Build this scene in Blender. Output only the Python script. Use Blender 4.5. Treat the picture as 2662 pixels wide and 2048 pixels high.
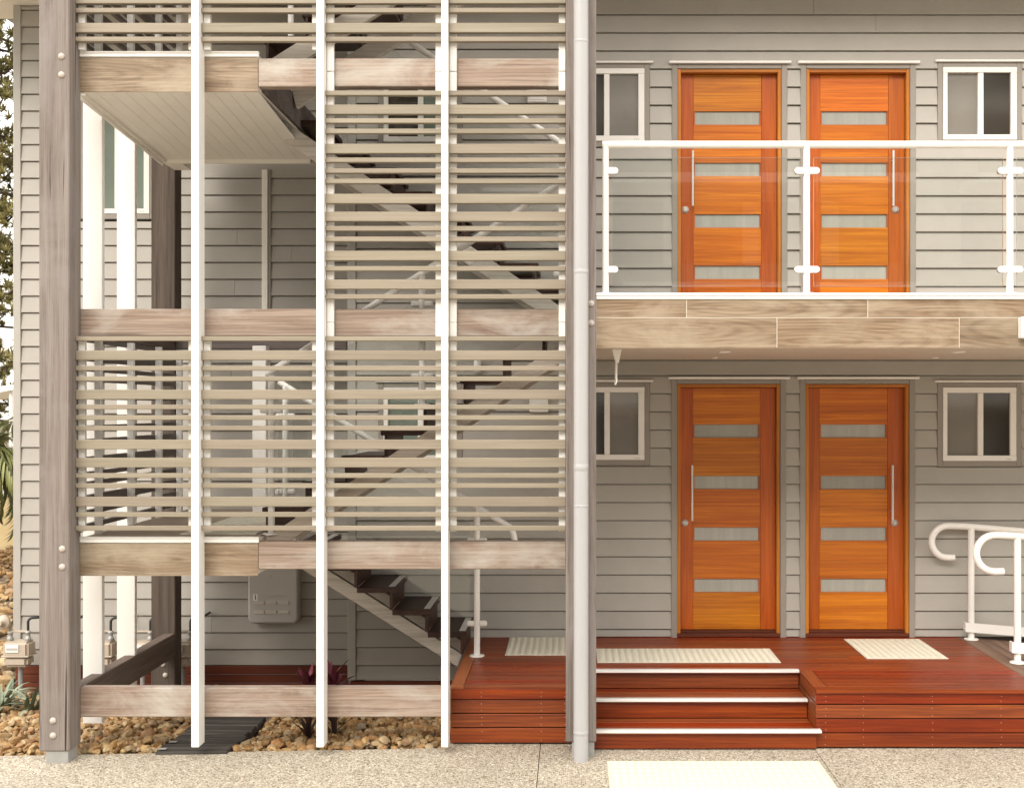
import bpy, bmesh, math, random
import numpy as np
from mathutils import Vector, Matrix, Euler
random.seed(7); np.random.seed(7)
R = math.radians
scene = bpy.context.scene
for o in list(bpy.data.objects): bpy.data.objects.remove(o)

# ------------------------------------------------------------------ camera, sky, sun, exposure
CZ = 2.25; F = 3000.0; VX = 1485.0; HY = 1060.0
cam_d = bpy.data.cameras.new('camera'); cam = bpy.data.objects.new('camera', cam_d)
scene.collection.objects.link(cam); scene.camera = cam
cam.location = (0, 0, CZ); cam.rotation_euler = (R(90), 0, 0)
cam_d.sensor_width = 36; cam_d.lens = 36 * F / 2662
cam_d.shift_x = (1331 - VX) / 2662; cam_d.shift_y = (HY - 1024) / 2662
cam_d.clip_end = 500; cam_d.clip_start = .05

SUN_EL, SUN_AZ = 40, 201      # azimuth clockwise from +Y (the view direction): the light comes from behind the camera
w = bpy.data.worlds.new('World'); scene.world = w; w.use_nodes = True
nt = w.node_tree; nt.nodes.clear()
sky = nt.nodes.new('ShaderNodeTexSky'); sky.sky_type = 'NISHITA'; sky.sun_disc = False
sky.sun_elevation = R(SUN_EL); sky.sun_rotation = R(SUN_AZ)
sky.air_density = 1.0; sky.dust_density = 4.0; sky.ozone_density = 1.0
hs = nt.nodes.new('ShaderNodeMix'); hs.data_type = 'RGBA'        # thin cloud cover: sky mostly evened out
hs.inputs[0].default_value = .80
hs.inputs[7].default_value = (9.4, 8.95, 8.2, 1)
bg = nt.nodes.new('ShaderNodeBackground'); bg.inputs[1].default_value = .15
out = nt.nodes.new('ShaderNodeOutputWorld')
nt.links.new(sky.outputs[0], hs.inputs[6]); nt.links.new(hs.outputs[2], bg.inputs[0]); nt.links.new(bg.outputs[0], out.inputs[0])
sl = bpy.data.lights.new('sun', 'SUN'); sl.energy = 1.05; sl.angle = R(35); sl.color = (1, .95, .87)
sun = bpy.data.objects.new('sun', sl); scene.collection.objects.link(sun)
d = Vector((math.sin(R(SUN_AZ)) * math.cos(R(SUN_EL)), math.cos(R(SUN_AZ)) * math.cos(R(SUN_EL)), math.sin(R(SUN_EL))))
sun.rotation_euler = d.to_track_quat('Z', 'Y').to_euler(); sun.location = d * 30
vs = scene.view_settings; vs.view_transform = 'Standard'; vs.look = 'None'; vs.gamma = 1; vs.use_curve_mapping = False
vs.exposure = 1.17
scene.render.engine = 'CYCLES'

# ------------------------------------------------------------------ helpers
WL = {}
def fx(px, Y): return (px - VX) * Y / F          # metres right of the optical axis for a measured point at depth Y
def fz(py, Y): return CZ - (py - HY) * Y / F
def link(o, parent, loc, rot=None):
    scene.collection.objects.link(o)
    loc = Vector(loc); WL[o.name] = loc
    if parent is not None:
        o.parent = parent; o.location = loc - WL[parent.name]
    else: o.location = loc
    if rot is not None: o.rotation_euler = rot
    return o
def tag(o, label=None, cat=None, group=None, kind=None):
    if label: o['label'] = label
    if cat: o['category'] = cat
    if group: o['group'] = group
    if kind: o['kind'] = kind
    return o
def thing(name, loc, label=None, cat=None, group=None, kind=None, parent=None):
    o = bpy.data.objects.new(name, None); o.empty_display_size = .1
    link(o, parent, loc); return tag(o, label, cat, group, kind)
def mesh_obj(name, me, mat, parent, loc=(0, 0, 0), rot=None, smooth=False):
    if mat is not None and not me.materials: me.materials.append(mat)
    if smooth:
        me.polygons.foreach_set('use_smooth', [True] * len(me.polygons))
    return link(bpy.data.objects.new(name, me), parent, loc, rot)
_bc = {}
def box_mesh(sx, sy, sz, b, mat):
    k = (round(sx, 4), round(sy, 4), round(sz, 4), round(b, 4), mat.name)
    if k in _bc: return _bc[k]
    x, y, z = sx / 2, sy / 2, sz / 2
    b = min(b, x * .6, y * .6, z * .6)
    me = bpy.data.meshes.new('box')
    bm = bmesh.new()
    vs_ = {}
    for ax in range(3):
        for sxx in (-1, 1):
            for syy in (-1, 1):
                for szz in (-1, 1):
                    s = (sxx, syy, szz); p = [sxx * (x - b), syy * (y - b), szz * (z - b)]
                    p[ax] = s[ax] * (x, y, z)[ax]
                    vs_[(ax,) + s] = bm.verts.new(p)
    S = (-1, 1)
    def face(l):
        try: bm.faces.new(l)
        except ValueError: pass
    for sg in S:
        face([vs_[(0, sg, a, c)] for a, c in ((-1, -1), (1, -1), (1, 1), (-1, 1))])
        face([vs_[(1, a, sg, c)] for a, c in ((-1, -1), (1, -1), (1, 1), (-1, 1))])
        face([vs_[(2, a, c, sg)] for a, c in ((-1, -1), (1, -1), (1, 1), (-1, 1))])
        for sh in S:
            face([vs_[(0, sg, sh, -1)], vs_[(0, sg, sh, 1)], vs_[(1, sg, sh, 1)], vs_[(1, sg, sh, -1)]])
            face([vs_[(0, sg, -1, sh)], vs_[(0, sg, 1, sh)], vs_[(2, sg, 1, sh)], vs_[(2, sg, -1, sh)]])
            face([vs_[(1, -1, sg, sh)], vs_[(1, 1, sg, sh)], vs_[(2, 1, sg, sh)], vs_[(2, -1, sg, sh)]])
            for si in S: face([vs_[(0, sg, sh, si)], vs_[(1, sg, sh, si)], vs_[(2, sg, sh, si)]])
    bmesh.ops.recalc_face_normals(bm, faces=bm.faces)
    bm.to_mesh(me); bm.free(); me.materials.append(mat)
    _bc[k] = me; return me
def box(name, x0, x1, y0, y1, z0, z1, mat, parent=None, b=.003, rot=None):
    if x1 < x0: x0, x1 = x1, x0
    if y1 < y0: y0, y1 = y1, y0
    if z1 < z0: z0, z1 = z1, z0
    me = box_mesh(x1 - x0, y1 - y0, z1 - z0, b, mat)
    return link(bpy.data.objects.new(name, me), parent, ((x0 + x1) / 2, (y0 + y1) / 2, (z0 + z1) / 2), rot)
def poly_mesh(verts, faces, mat):
    me = bpy.data.meshes.new('m'); me.from_pydata([tuple(v) for v in verts], [], faces); me.update()
    bm = bmesh.new(); bm.from_mesh(me); bmesh.ops.recalc_face_normals(bm, faces=bm.faces); bm.to_mesh(me); bm.free()
    me.materials.append(mat); return me
def prism(name, pts, a0, a1, mat, parent=None, axis='y', bevel=0):
    """pts in the plane perpendicular to axis: (x,z) for y, (y,z) for x, (x,y) for z"""
    def mk(p, a): return {'y': (p[0], a, p[1]), 'x': (a, p[0], p[1]), 'z': (p[0], p[1], a)}[axis]
    n = len(pts)
    V = [Vector(mk(p, a0)) for p in pts] + [Vector(mk(p, a1)) for p in pts]
    c = sum(V, Vector()) / len(V)
    fs = [list(range(n)), list(range(n, 2 * n))] + [[i, (i + 1) % n, n + (i + 1) % n, n + i] for i in range(n)]
    me = poly_mesh([v - c for v in V], fs, mat)
    if bevel:
        bm = bmesh.new(); bm.from_mesh(me)
        bmesh.ops.bevel(bm, geom=bm.edges[:], offset=bevel, segments=1, affect='EDGES'); bm.to_mesh(me); bm.free()
    return link(bpy.data.objects.new(name, me), parent, c)
def lathe(name, prof, mat, parent, loc, seg=24, axis='z', smooth=True):
    """prof: list of (r, h)"""
    V = []; Fc = []
    for r, h in prof:
        for i in range(seg):
            a = 2 * math.pi * i / seg; p = (r * math.cos(a), r * math.sin(a), h)
            if axis == 'y': p = (p[0], p[2], p[1])
            if axis == 'x': p = (p[2], p[0], p[1])
            V.append(p)
    for j in range(len(prof) - 1):
        for i in range(seg):
            Fc.append([j * seg + i, j * seg + (i + 1) % seg, (j + 1) * seg + (i + 1) % seg, (j + 1) * seg + i])
    o = len(V); V += V[:seg] + V[(len(prof) - 1) * seg:len(prof) * seg]
    Fc.append([o + i for i in range(seg)]); Fc.append([o + seg + i for i in range(seg)])
    me = poly_mesh(V, Fc, mat)
    if smooth:
        me.polygons.foreach_set('use_smooth', [len(p.vertices) == 4 for p in me.polygons])
    return link(bpy.data.objects.new(name, me), parent, loc)
def fillet(pts, r, n=8):
    pts = [Vector(p) for p in pts]; o = [pts[0]]
    for i in range(1, len(pts) - 1):
        a, b, c = pts[i - 1], pts[i], pts[i + 1]
        u, v = (a - b).normalized(), (c - b).normalized()
        ang = u.angle(v)
        if ang > 3.1: o.append(b); continue
        t = min(r / math.tan(ang / 2), (a - b).length * .49, (c - b).length * .49)
        rr = t * math.tan(ang / 2)
        cen = b + (u + v).normalized() * (rr / math.sin(ang / 2))
        s, e = b + u * t - cen, b + v * t - cen
        tot = s.angle(e); axv = s.cross(e).normalized()
        for k in range(n + 1): o.append(cen + Matrix.Rotation(tot * k / n, 3, axv) @ s)
    o.append(pts[-1]); return o
def tube_mesh(pts, r, mat, seg=14, caps=True, taper=None):
    pts = [Vector(p) for p in pts]; n = len(pts)
    V = []; Fc = []; up = None
    for i, p in enumerate(pts):
        t = (pts[min(i + 1, n - 1)] - pts[max(i - 1, 0)]).normalized()
        if up is None:
            up = Vector((0, 0, 1)) if abs(t.z) < .9 else Vector((0, 1, 0))
        s = t.cross(up).normalized(); up = s.cross(t).normalized()
        rr = r if taper is None else r * (1 + (taper - 1) * i / (n - 1))
        for k in range(seg):
            a = 2 * math.pi * k / seg; V.append(p + s * (rr * math.cos(a)) + up * (rr * math.sin(a)))
    for i in range(n - 1):
        for k in range(seg):
            Fc.append([i * seg + k, i * seg + (k + 1) % seg, (i + 1) * seg + (k + 1) % seg, (i + 1) * seg + k])
    if caps:
        o = len(V); V += [v.copy() for v in V[:seg]] + [v.copy() for v in V[(n - 1) * seg:n * seg]]
        Fc += [[o + k for k in range(seg)], [o + seg + k for k in range(seg)]]
    return V, Fc
def tube(name, pts, r, mat, parent=None, seg=14, taper=None):
    V, Fc = tube_mesh(pts, r, mat, seg, True, taper)
    c = sum(V, Vector()) / len(V)
    me = poly_mesh([v - c for v in V], Fc, mat)
    me.polygons.foreach_set('use_smooth', [len(p.vertices) == 4 for p in me.polygons])
    return link(bpy.data.objects.new(name, me), parent, c)

# ------------------------------------------------------------------ materials
def new_mat(name):
    m = bpy.data.materials.new(name); m.use_nodes = True
    t = m.node_tree; b = t.nodes['Principled BSDF']; return m, t, b
def N(t, typ, **kw):
    n = t.nodes.new(typ)
    for k, v in kw.items(): setattr(n, k, v)
    return n
def coords(t, scale, use_rand=True):
    g = N(t, 'ShaderNodeNewGeometry'); mp = N(t, 'ShaderNodeMapping')
    mp.inputs['Scale'].default_value = scale
    if use_rand:
        oi = N(t, 'ShaderNodeObjectInfo'); mu = N(t, 'ShaderNodeMath', operation='MULTIPLY'); mu.inputs[1].default_value = 37.0
        t.links.new(oi.outputs['Random'], mu.inputs[0])
        ad = N(t, 'ShaderNodeVectorMath', operation='ADD')
        t.links.new(g.outputs['Position'], ad.inputs[0]); t.links.new(mu.outputs[0], ad.inputs[1])
        t.links.new(ad.outputs[0], mp.inputs[0])
    else: t.links.new(g.outputs['Position'], mp.inputs[0])
    return mp.outputs[0]
def ramp(t, fac, stops):
    r = N(t, 'ShaderNodeValToRGB'); e = r.color_ramp.elements
    while len(e) < len(stops): e.new(.5)
    for el, (p, c) in zip(e, stops): el.position = p; el.color = (*c, 1)
    t.links.new(fac, r.inputs[0]); return r.outputs[0]
def noise(t, vec, scale=1, detail=4, rough=.55, dist=0):
    n = N(t, 'ShaderNodeTexNoise'); n.inputs['Scale'].default_value = scale; n.inputs['Detail'].default_value = detail
    n.inputs['Roughness'].default_value = rough; n.inputs['Distortion'].default_value = dist
    t.links.new(vec, n.inputs['Vector']); return n.outputs['Fac']
def mixc(t, a, b, f, mode='MIX'):
    m = N(t, 'ShaderNodeMix', data_type='RGBA', blend_type=mode)
    for s, v in ((6, a), (7, b)):
        if isinstance(v, tuple): m.inputs[s].default_value = (*v, 1)
        else: t.links.new(v, m.inputs[s])
    if isinstance(f, (int, float)): m.inputs[0].default_value = f
    else: t.links.new(f, m.inputs[0])
    return m.outputs[2]
def bump(t, b, h, strength=.3, dist=.002):
    n = N(t, 'ShaderNodeBump'); n.inputs['Strength'].default_value = strength; n.inputs['Distance'].default_value = dist
    t.links.new(h, n.inputs['Height']); t.links.new(n.outputs[0], b.inputs['Normal'])
def rand_val(t, col, lo, hi, hue=0, sat=0):
    oi = N(t, 'ShaderNodeObjectInfo'); h = N(t, 'ShaderNodeHueSaturation')
    mr = N(t, 'ShaderNodeMapRange'); mr.inputs[3].default_value = lo; mr.inputs[4].default_value = hi
    t.links.new(oi.outputs['Random'], mr.inputs[0]); t.links.new(mr.outputs[0], h.inputs['Value'])
    if hue or sat:
        m7 = N(t, 'ShaderNodeMath', operation='MULTIPLY'); m7.inputs[1].default_value = 7.31
        fr = N(t, 'ShaderNodeMath', operation='FRACT')
        t.links.new(oi.outputs['Random'], m7.inputs[0]); t.links.new(m7.outputs[0], fr.inputs[0])
        mh = N(t, 'ShaderNodeMapRange'); mh.inputs[3].default_value = .5 - hue; mh.inputs[4].default_value = .5 + hue
        t.links.new(fr.outputs[0], mh.inputs[0]); t.links.new(mh.outputs[0], h.inputs['Hue'])
        ms = N(t, 'ShaderNodeMapRange'); ms.inputs[3].default_value = 1 + sat; ms.inputs[4].default_value = 1 - sat
        t.links.new(fr.outputs[0], ms.inputs[0]); t.links.new(ms.outputs[0], h.inputs['Saturation'])
    t.links.new(col, h.inputs['Color']); return h.outputs[0]
def paint(name, col, rough=.5, var=.06, dirt=.0, rnd=0, scale=3, spec=.4):
    m, t, b = new_mat(name)
    v = coords(t, (1, 1, 1)); n = noise(t, v, scale, 5, .6)
    c0 = tuple(x * (1 - var) for x in col); c1 = tuple(min(1, x * (1 + var)) for x in col)
    c = ramp(t, n, [(.3, c0), (.7, c1)])
    if dirt:
        v2 = coords(t, (5, 5, .6)); n2 = noise(t, v2, 1.5, 6, .7)
        k = N(t, 'ShaderNodeMapRange'); k.inputs[1].default_value = .55; k.inputs[2].default_value = .8; k.inputs[4].default_value = dirt
        t.links.new(n2, k.inputs[0]); c = mixc(t, c, tuple(x * .6 for x in col), k.outputs[0])
    if rnd: c = rand_val(t, c, 1 - rnd, 1 + rnd)
    t.links.new(c, b.inputs['Base Color']); b.inputs['Roughness'].default_value = rough
    b.inputs['Specular IOR Level'].default_value = spec
    f = noise(t, v, 160, 3, .6); bump(t, b, f, .12, .0006)
    return m
def wood(name, cols, axis, rough=.5, fine=90, coarse=9, rnd=.12, hue=.0, sat=0, dist=.8, blot=None, checks=0, spec=.4, coat=0, bstr=.35, streak=.75, wave=0, wscale=12, rings=False):
    """cols: dark, mid, light. axis: the direction of the grain"""
    m, t, b = new_mat(name)
    def sc(l, c): return tuple(l if a == axis else c for a in 'xyz')
    n1 = noise(t, coords(t, sc(.55, coarse)), 1, 6, .62, dist)
    n2 = noise(t, coords(t, sc(2.2, fine)), 1, 3, .6, .1)
    c = ramp(t, n1, [(.28, cols[0]), (.5, cols[1]), (.72, cols[2])])
    s = ramp(t, n2, [(.3, (.62, .6, .58)), (.55, (1, 1, 1))])
    c = mixc(t, c, s, streak, 'MULTIPLY')
    if wave:
        wv = N(t, 'ShaderNodeTexWave', wave_type='BANDS', bands_direction='Z' if axis != 'z' else 'X')
        wv.inputs['Scale'].default_value = wscale; wv.inputs['Distortion'].default_value = 5; wv.inputs['Detail'].default_value = 3
        wv.inputs['Detail Scale'].default_value = .9; wv.inputs['Detail Roughness'].default_value = .62
        if rings:
            wv.wave_type = 'RINGS'; wv.rings_direction = 'Y'; wv.inputs['Distortion'].default_value = 2.2
            tc = N(t, 'ShaderNodeTexCoord'); oi = N(t, 'ShaderNodeObjectInfo'); cb = N(t, 'ShaderNodeCombineXYZ'); va = N(t, 'ShaderNodeVectorMath', operation='ADD')
            mx_ = N(t, 'ShaderNodeMapRange'); mx_.inputs[3].default_value = -.5; mx_.inputs[4].default_value = .5
            fr_ = N(t, 'ShaderNodeMath', operation='MULTIPLY'); fr_.inputs[1].default_value = 13.7; f2 = N(t, 'ShaderNodeMath', operation='FRACT')
            mz_ = N(t, 'ShaderNodeMapRange'); mz_.inputs[3].default_value = -.10; mz_.inputs[4].default_value = .10
            t.links.new(oi.outputs['Random'], mx_.inputs[0]); t.links.new(oi.outputs['Random'], fr_.inputs[0]); t.links.new(fr_.outputs[0], f2.inputs[0]); t.links.new(f2.outputs[0], mz_.inputs[0])
            t.links.new(mx_.outputs[0], cb.inputs[0]); t.links.new(mz_.outputs[0], cb.inputs[2])
            t.links.new(tc.outputs['Object'], va.inputs[0]); t.links.new(cb.outputs[0], va.inputs[1])
            mp_ = N(t, 'ShaderNodeMapping'); mp_.inputs['Scale'].default_value = (.13, .1, 1); t.links.new(va.outputs[0], mp_.inputs[0]); t.links.new(mp_.outputs[0], wv.inputs['Vector'])
        else: t.links.new(coords(t, sc(.22, 1)), wv.inputs['Vector'])
        c = mixc(t, c, ramp(t, wv.outputs['Fac'], [(.05, (.60, .55, .5)), (.5, (1, 1, 1)), (.95, (1.15, 1.14, 1.12))]), wave, 'MULTIPLY')
    if blot:
        nb = noise(t, coords(t, sc(1.2, 2.6)), 1.4, 5, .65, .5)
        k = N(t, 'ShaderNodeMapRange'); k.inputs[1].default_value = .45; k.inputs[2].default_value = .68; k.inputs[4].default_value = .8
        t.links.new(nb, k.inputs[0]); c = mixc(t, c, blot, k.outputs[0])
    h = n2
    if checks:
        nc = noise(t, coords(t, sc(.9, 34)), 1, 3, .5, .6)
        k = N(t, 'ShaderNodeMapRange'); k.inputs[1].default_value = .33; k.inputs[2].default_value = .27; k.inputs[4].default_value = checks
        t.links.new(nc, k.inputs[0]); c = mixc(t, c, tuple(x * .25 for x in cols[0]), k.outputs[0])
    if rnd: c = rand_val(t, c, 1 - rnd, 1 + rnd, hue, sat)
    t.links.new(c, b.inputs['Base Color']); b.inputs['Roughness'].default_value = rough
    b.inputs['Specular IOR Level'].default_value = spec
    if coat: b.inputs['Coat Weight'].default_value = coat; b.inputs['Coat Roughness'].default_value = .25
    bump(t, b, h, bstr, .0012)
    return m
M = {}
M['wall'] = paint('wall_paint', (.388, .363, .328), .55, .05, .10, .025)
M['trim'] = paint('trim_paint', (.285, .255, .225), .55, .04)
M['lined'] = paint('corner_paint', (0.407, 0.386, 0.353), .5, .04)
M['white'] = paint('white_paint', (.80, .78, .745), .4, .02, .05)
M['rail'] = paint('white_powder_coat', (.80, .775, .74), .28, .015, 0, 0, 3, .5)
M['cream'] = paint('soffit_paint', (0.872, 0.831, 0.766), .55, .03)
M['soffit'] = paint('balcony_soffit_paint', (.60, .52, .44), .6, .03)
M['pipe'] = paint('pipe_paint', (0.403, 0.400, 0.406), .35, .02, .06)
M['winframe'] = paint('window_frame', (0.828, 0.793, 0.753), .35, .02)
M['alu'] = paint('aluminium', (.78, .77, .75), .3, .04); M['alu'].node_tree.nodes['Principled BSDF'].inputs['Metallic'].default_value = .25
M['slat'] = {}
M['slat_x'] = wood('slat_timber_x', ((0.257, 0.217, 0.162), (0.287, 0.244, 0.185), (0.317, 0.273, 0.211)), 'x', .5, 140, 20, .07, .006, 0, .5, None, 0, .4, 0, .2, .4)
M['slat_y_shaded'] = wood('slat_timber_y_shaded', ((.075, .06, .05), (.11, .09, .076), (.15, .125, .105)), 'y', .55, 120, 16, .07, .006)  # side slats: shade on their inner faces is put into this darker colour
M['post'] = wood('weathered_post', ((0.143, 0.118, 0.105), (0.219, 0.184, 0.165), (0.290, 0.252, 0.232)), 'z', .8, 150, 22, .04, 0, 0, .6, (0.257, 0.229, 0.215), 1, .2, 0, .6, .9)
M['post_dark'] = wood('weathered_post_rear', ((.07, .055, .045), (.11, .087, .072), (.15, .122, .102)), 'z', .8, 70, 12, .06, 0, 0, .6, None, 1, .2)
M['beam'] = wood('pinkish_beam', ((0.201, 0.138, 0.106), (0.315, 0.239, 0.189), (0.414, 0.339, 0.281)), 'x', .65, 140, 14, .08, .006, .1, 1.4, (0.465, 0.435, 0.391), .45, .3, 0, .35, .9, .2, 12)
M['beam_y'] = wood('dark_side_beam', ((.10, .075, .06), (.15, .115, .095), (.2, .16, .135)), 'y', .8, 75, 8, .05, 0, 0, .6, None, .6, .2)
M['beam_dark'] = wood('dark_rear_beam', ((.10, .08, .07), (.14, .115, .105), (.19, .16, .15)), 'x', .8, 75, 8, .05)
M['stringer'] = wood('stringer_timber', ((.36, .30, .245), (.46, .395, .33), (.54, .48, .415)), 'x', .65, 70, 8, .12, .006, .1, .9, (.50, .45, .395), .2)
M['stringer_pale'] = wood('pale_stringer', ((.55, .50, .44), (.62, .57, .505), (.68, .63, .57)), 'x', .35, 70, 8, .05)
M['stringer2'] = wood('worn_stringer', ((.22, .155, .115), (.32, .235, .18), (.40, .31, .25)), 'x', .6, 70, 8, .08, .006, .1, .9, (.38, .31, .25), .2)
M['tile'] = wood('wood_look_tile', ((0.166, 0.106, 0.064), (0.260, 0.186, 0.119), (0.363, 0.284, 0.204)), 'x', .5, 150, 30, .06, .004, .06, 1.2, (0.377, 0.308, 0.225), 0, .4, 0, .3, 1.0, .38, 16, True)
M['grout'] = paint('grout', (.66, .60, .52), .8, .04)
M['deck'] = wood('merbau_decking', ((0.134, 0.018, 0.003), (0.214, 0.033, 0.004), (0.314, 0.061, 0.005)), 'x', .42, 120, 18, .17, .008, .05, 1.2, None, .25, .4, 0, .35, .9, .35, 12)
M['deck_y'] = wood('merbau_decking_y', ((0.125, 0.024, 0.005), (0.214, 0.044, 0.009), (0.293, 0.077, 0.016)), 'y', .42, 80, 10, .2, .009, .08, .8, None, .12, .45)
M['deck_worn'] = wood('weathered_decking_y', ((.13, .075, .05), (.19, .115, .08), (.26, .17, .12)), 'y', .7, 80, 10, .12)
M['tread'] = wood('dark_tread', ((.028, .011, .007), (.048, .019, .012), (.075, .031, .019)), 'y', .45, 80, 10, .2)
M['skirt'] = wood('merbau_skirt', ((.085, .018, .008), (.14, .03, .011), (.20, .045, .016)), 'x', .55, 80, 10, .25)
M['door_h'] = wood('door_veneer', ((0.408, 0.091, 0.004), (0.564, 0.152, 0.005), (0.722, 0.239, 0.010)), 'x', .33, 190, 20, .12, .006, 0, 1.1, None, 0, .45, .15, .2, .8, .18, 11)
M['door_v'] = wood('door_stile', ((0.321, 0.058, 0.005), (0.447, 0.092, 0.005), (0.567, 0.138, 0.008)), 'z', .33, 150, 13, .06, .004, 0, .9, None, 0, .45, .15, .2)
M['jamb_z'] = wood('door_jamb_z', ((.40, .12, .012), (.52, .18, .02), (.62, .25, .034)), 'z', .4, 150, 13, .04)
M['jamb_x'] = wood('door_jamb_x', ((.36, .10, .011), (.47, .155, .018), (.56, .21, .03)), 'x', .4, 150, 13, .04)
M['sill'] = wood('door_sill', ((.07, .018, .008), (.11, .026, .012), (.15, .036, .016)), 'x', .45, 90, 10, .05)
M['sleeper'] = wood('black_sleeper', ((.018, .015, .013), (.045, .039, .034), (.12, .108, .095)), 'x', .8, 40, 14, .2, 0, 0, 1.2, None, .6)
M['floor'] = paint('landing_floor_tile', (.33, .26, .20), .6, .12)
M['tactile'] = paint('tactile_plastic', (0.650, 0.617, 0.508), .6, .02)
M['steel'] = paint('brushed_steel', (.60, .565, .53), .45, .04); M['steel'].node_tree.nodes['Principled BSDF'].inputs['Metallic'].default_value = .35
M['bolt'] = paint('painted_bolt', (.50, .44, .39), .45, .08)
M['galv'] = paint('galvanised', (.36, .36, .35), .5, .15); M['galv'].node_tree.nodes['Principled BSDF'].inputs['Metallic'].default_value = .3
M['boxgrey'] = paint('meter_box_paint', (0.470, 0.447, 0.420), .5, .03)
M['button'] = paint('button_plastic', (0.540, 0.499, 0.452), .4, .03)
M['meter'] = paint('gas_meter_body', (.50, .425, .345), .45, .05, .1)
M['dark'] = paint('dark_plastic', (.02, .018, .016), .5)
M['copper'] = paint('black_pipe', (.035, .035, .033), .4)
M['pane_dark'] = paint('window_glass_dark', (.045, .037, .03), .03, .1, 0, 0, 1, 1)
M['pane_screen'] = paint('window_glass_grey', (.215, .198, .175), .03, .12, 0, 0, 2, 1)
M['pane_green'] = paint('window_glass_green', (.17, .20, .17), .08, .15, 0, 0, 2, .5)
def frosted():
    m, t, b = new_mat('frosted_glass')
    n = noise(t, coords(t, (11, 11, .35)), 1, 4, .7, .3); n2 = noise(t, coords(t, (40, 40, 40)), 1, 3, .6)
    c = ramp(t, n, [(.3, (.335, .335, .30)), (.5, (.37, .365, .325)), (.62, (.40, .39, .35)), (.75, (.35, .35, .315))])
    c = mixc(t, c, ramp(t, n2, [(.35, (.9, .9, .9)), (.65, (1.06, 1.06, 1.06))]), .25, 'MULTIPLY')
    c = rand_val(t, c, .88, 1.1, .0, .2); t.links.new(c, b.inputs['Base Color']); b.inputs['Roughness'].default_value = .22
    return m
M['frost'] = frosted()
M['soil'] = paint('bed_soil', (.16, .12, .08), .9, .3, 0, 0, 12)
M['label'] = paint('white_sticker', (.8, .79, .76), .5)
M['yellow'] = paint('rendered_wall', (.62, .49, .27), .8, .06)
def glass(name, tint):
    m, t, b = new_mat(name)
    t.nodes.remove(b); o = t.nodes['Material Output']
    tr = N(t, 'ShaderNodeBsdfTransparent'); tr.inputs[0].default_value = (*tint, 1)
    gl = N(t, 'ShaderNodeBsdfGlossy'); gl.inputs['Roughness'].default_value = .01
    fr = N(t, 'ShaderNodeFresnel'); fr.inputs[0].default_value = 1.5
    mx = N(t, 'ShaderNodeMixShader')
    t.links.new(fr.outputs[0], mx.inputs[0]); t.links.new(tr.outputs[0], mx.inputs[1]); t.links.new(gl.outputs[0], mx.inputs[2])
    t.links.new(mx.outputs[0], o.inputs[0]); return m
M['glass'] = glass('clear_glass', (.955, .965, .955))
M['glass_edge'] = paint('glass_edge', (.42, .47, .43), .15, .03)
def leafm(name, a, b_):
    m, t, b = new_mat(name)
    n = noise(t, coords(t, (1, 1, 1)), 2.5, 4, .6); g = N(t, 'ShaderNodeNewGeometry')
    ra = ramp(t, n, [(.3, a), (.7, b_)])
    c = mixc(t, ra, ramp(t, g.outputs['Random Per Island'], [(0, tuple(x * .55 for x in a)), (1, tuple(x * 1.35 for x in b_))]), .55)
    t.links.new(c, b.inputs['Base Color']); b.inputs['Roughness'].default_value = .5
    b.inputs['Transmission Weight'].default_value = 0
    b.inputs['Subsurface Weight'].default_value = .0
    return m
M['pine'] = leafm('pine_needles', (0.176, 0.171, 0.068), (0.369, 0.325, 0.144))
M['palm'] = leafm('palm_leaf', (.10, .12, .03), (.22, .23, .08))
M['strap'] = leafm('strap_leaf', (.10, .135, .07), (.30, .34, .24))
M['cordy'] = leafm('cordyline_leaf', (.045, .010, .013), (.12, .016, .03))
M['cordy_dark'] = leafm('cordyline_lower_leaf', (.025, .014, .012), (.06, .03, .025))
M['bark'] = wood('bark', ((.04, .028, .02), (.08, .06, .045), (.13, .10, .08)), 'z', .9, 40, 8, .1)
def stone_mat():
    m, t, b = new_mat('river_stone')
    g = N(t, 'ShaderNodeNewGeometry'); oi = N(t, 'ShaderNodeObjectInfo')
    ad = N(t, 'ShaderNodeMath', operation='ADD'); fr = N(t, 'ShaderNodeMath', operation='FRACT')
    t.links.new(g.outputs['Random Per Island'], ad.inputs[0]); t.links.new(oi.outputs['Random'], ad.inputs[1]); t.links.new(ad.outputs[0], fr.inputs[0])
    c = ramp(t, fr.outputs[0], [(0, (0.219, 0.120, 0.046)), (.18, (0.380, 0.224, 0.087)), (.34, (0.276, 0.158, 0.062)), (.5, (0.461, 0.306, 0.137)), (.64, (0.334, 0.240, 0.132)), (.76, (0.518, 0.388, 0.214)), (.88, (0.276, 0.218, 0.146)), (1, (0.392, 0.202, 0.073))])
    n = noise(t, coords(t, (1, 1, 1)), 45, 5, .65)
    c = mixc(t, c, ramp(t, n, [(.3, (.55, .5, .45)), (.7, (1.1, 1.08, 1.05))]), .7, 'MULTIPLY')
    t.links.new(c, b.inputs['Base Color']); b.inputs['Roughness'].default_value = .7
    bump(t, b, n, .3, .003); return m
M['stone'] = stone_mat()
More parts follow.
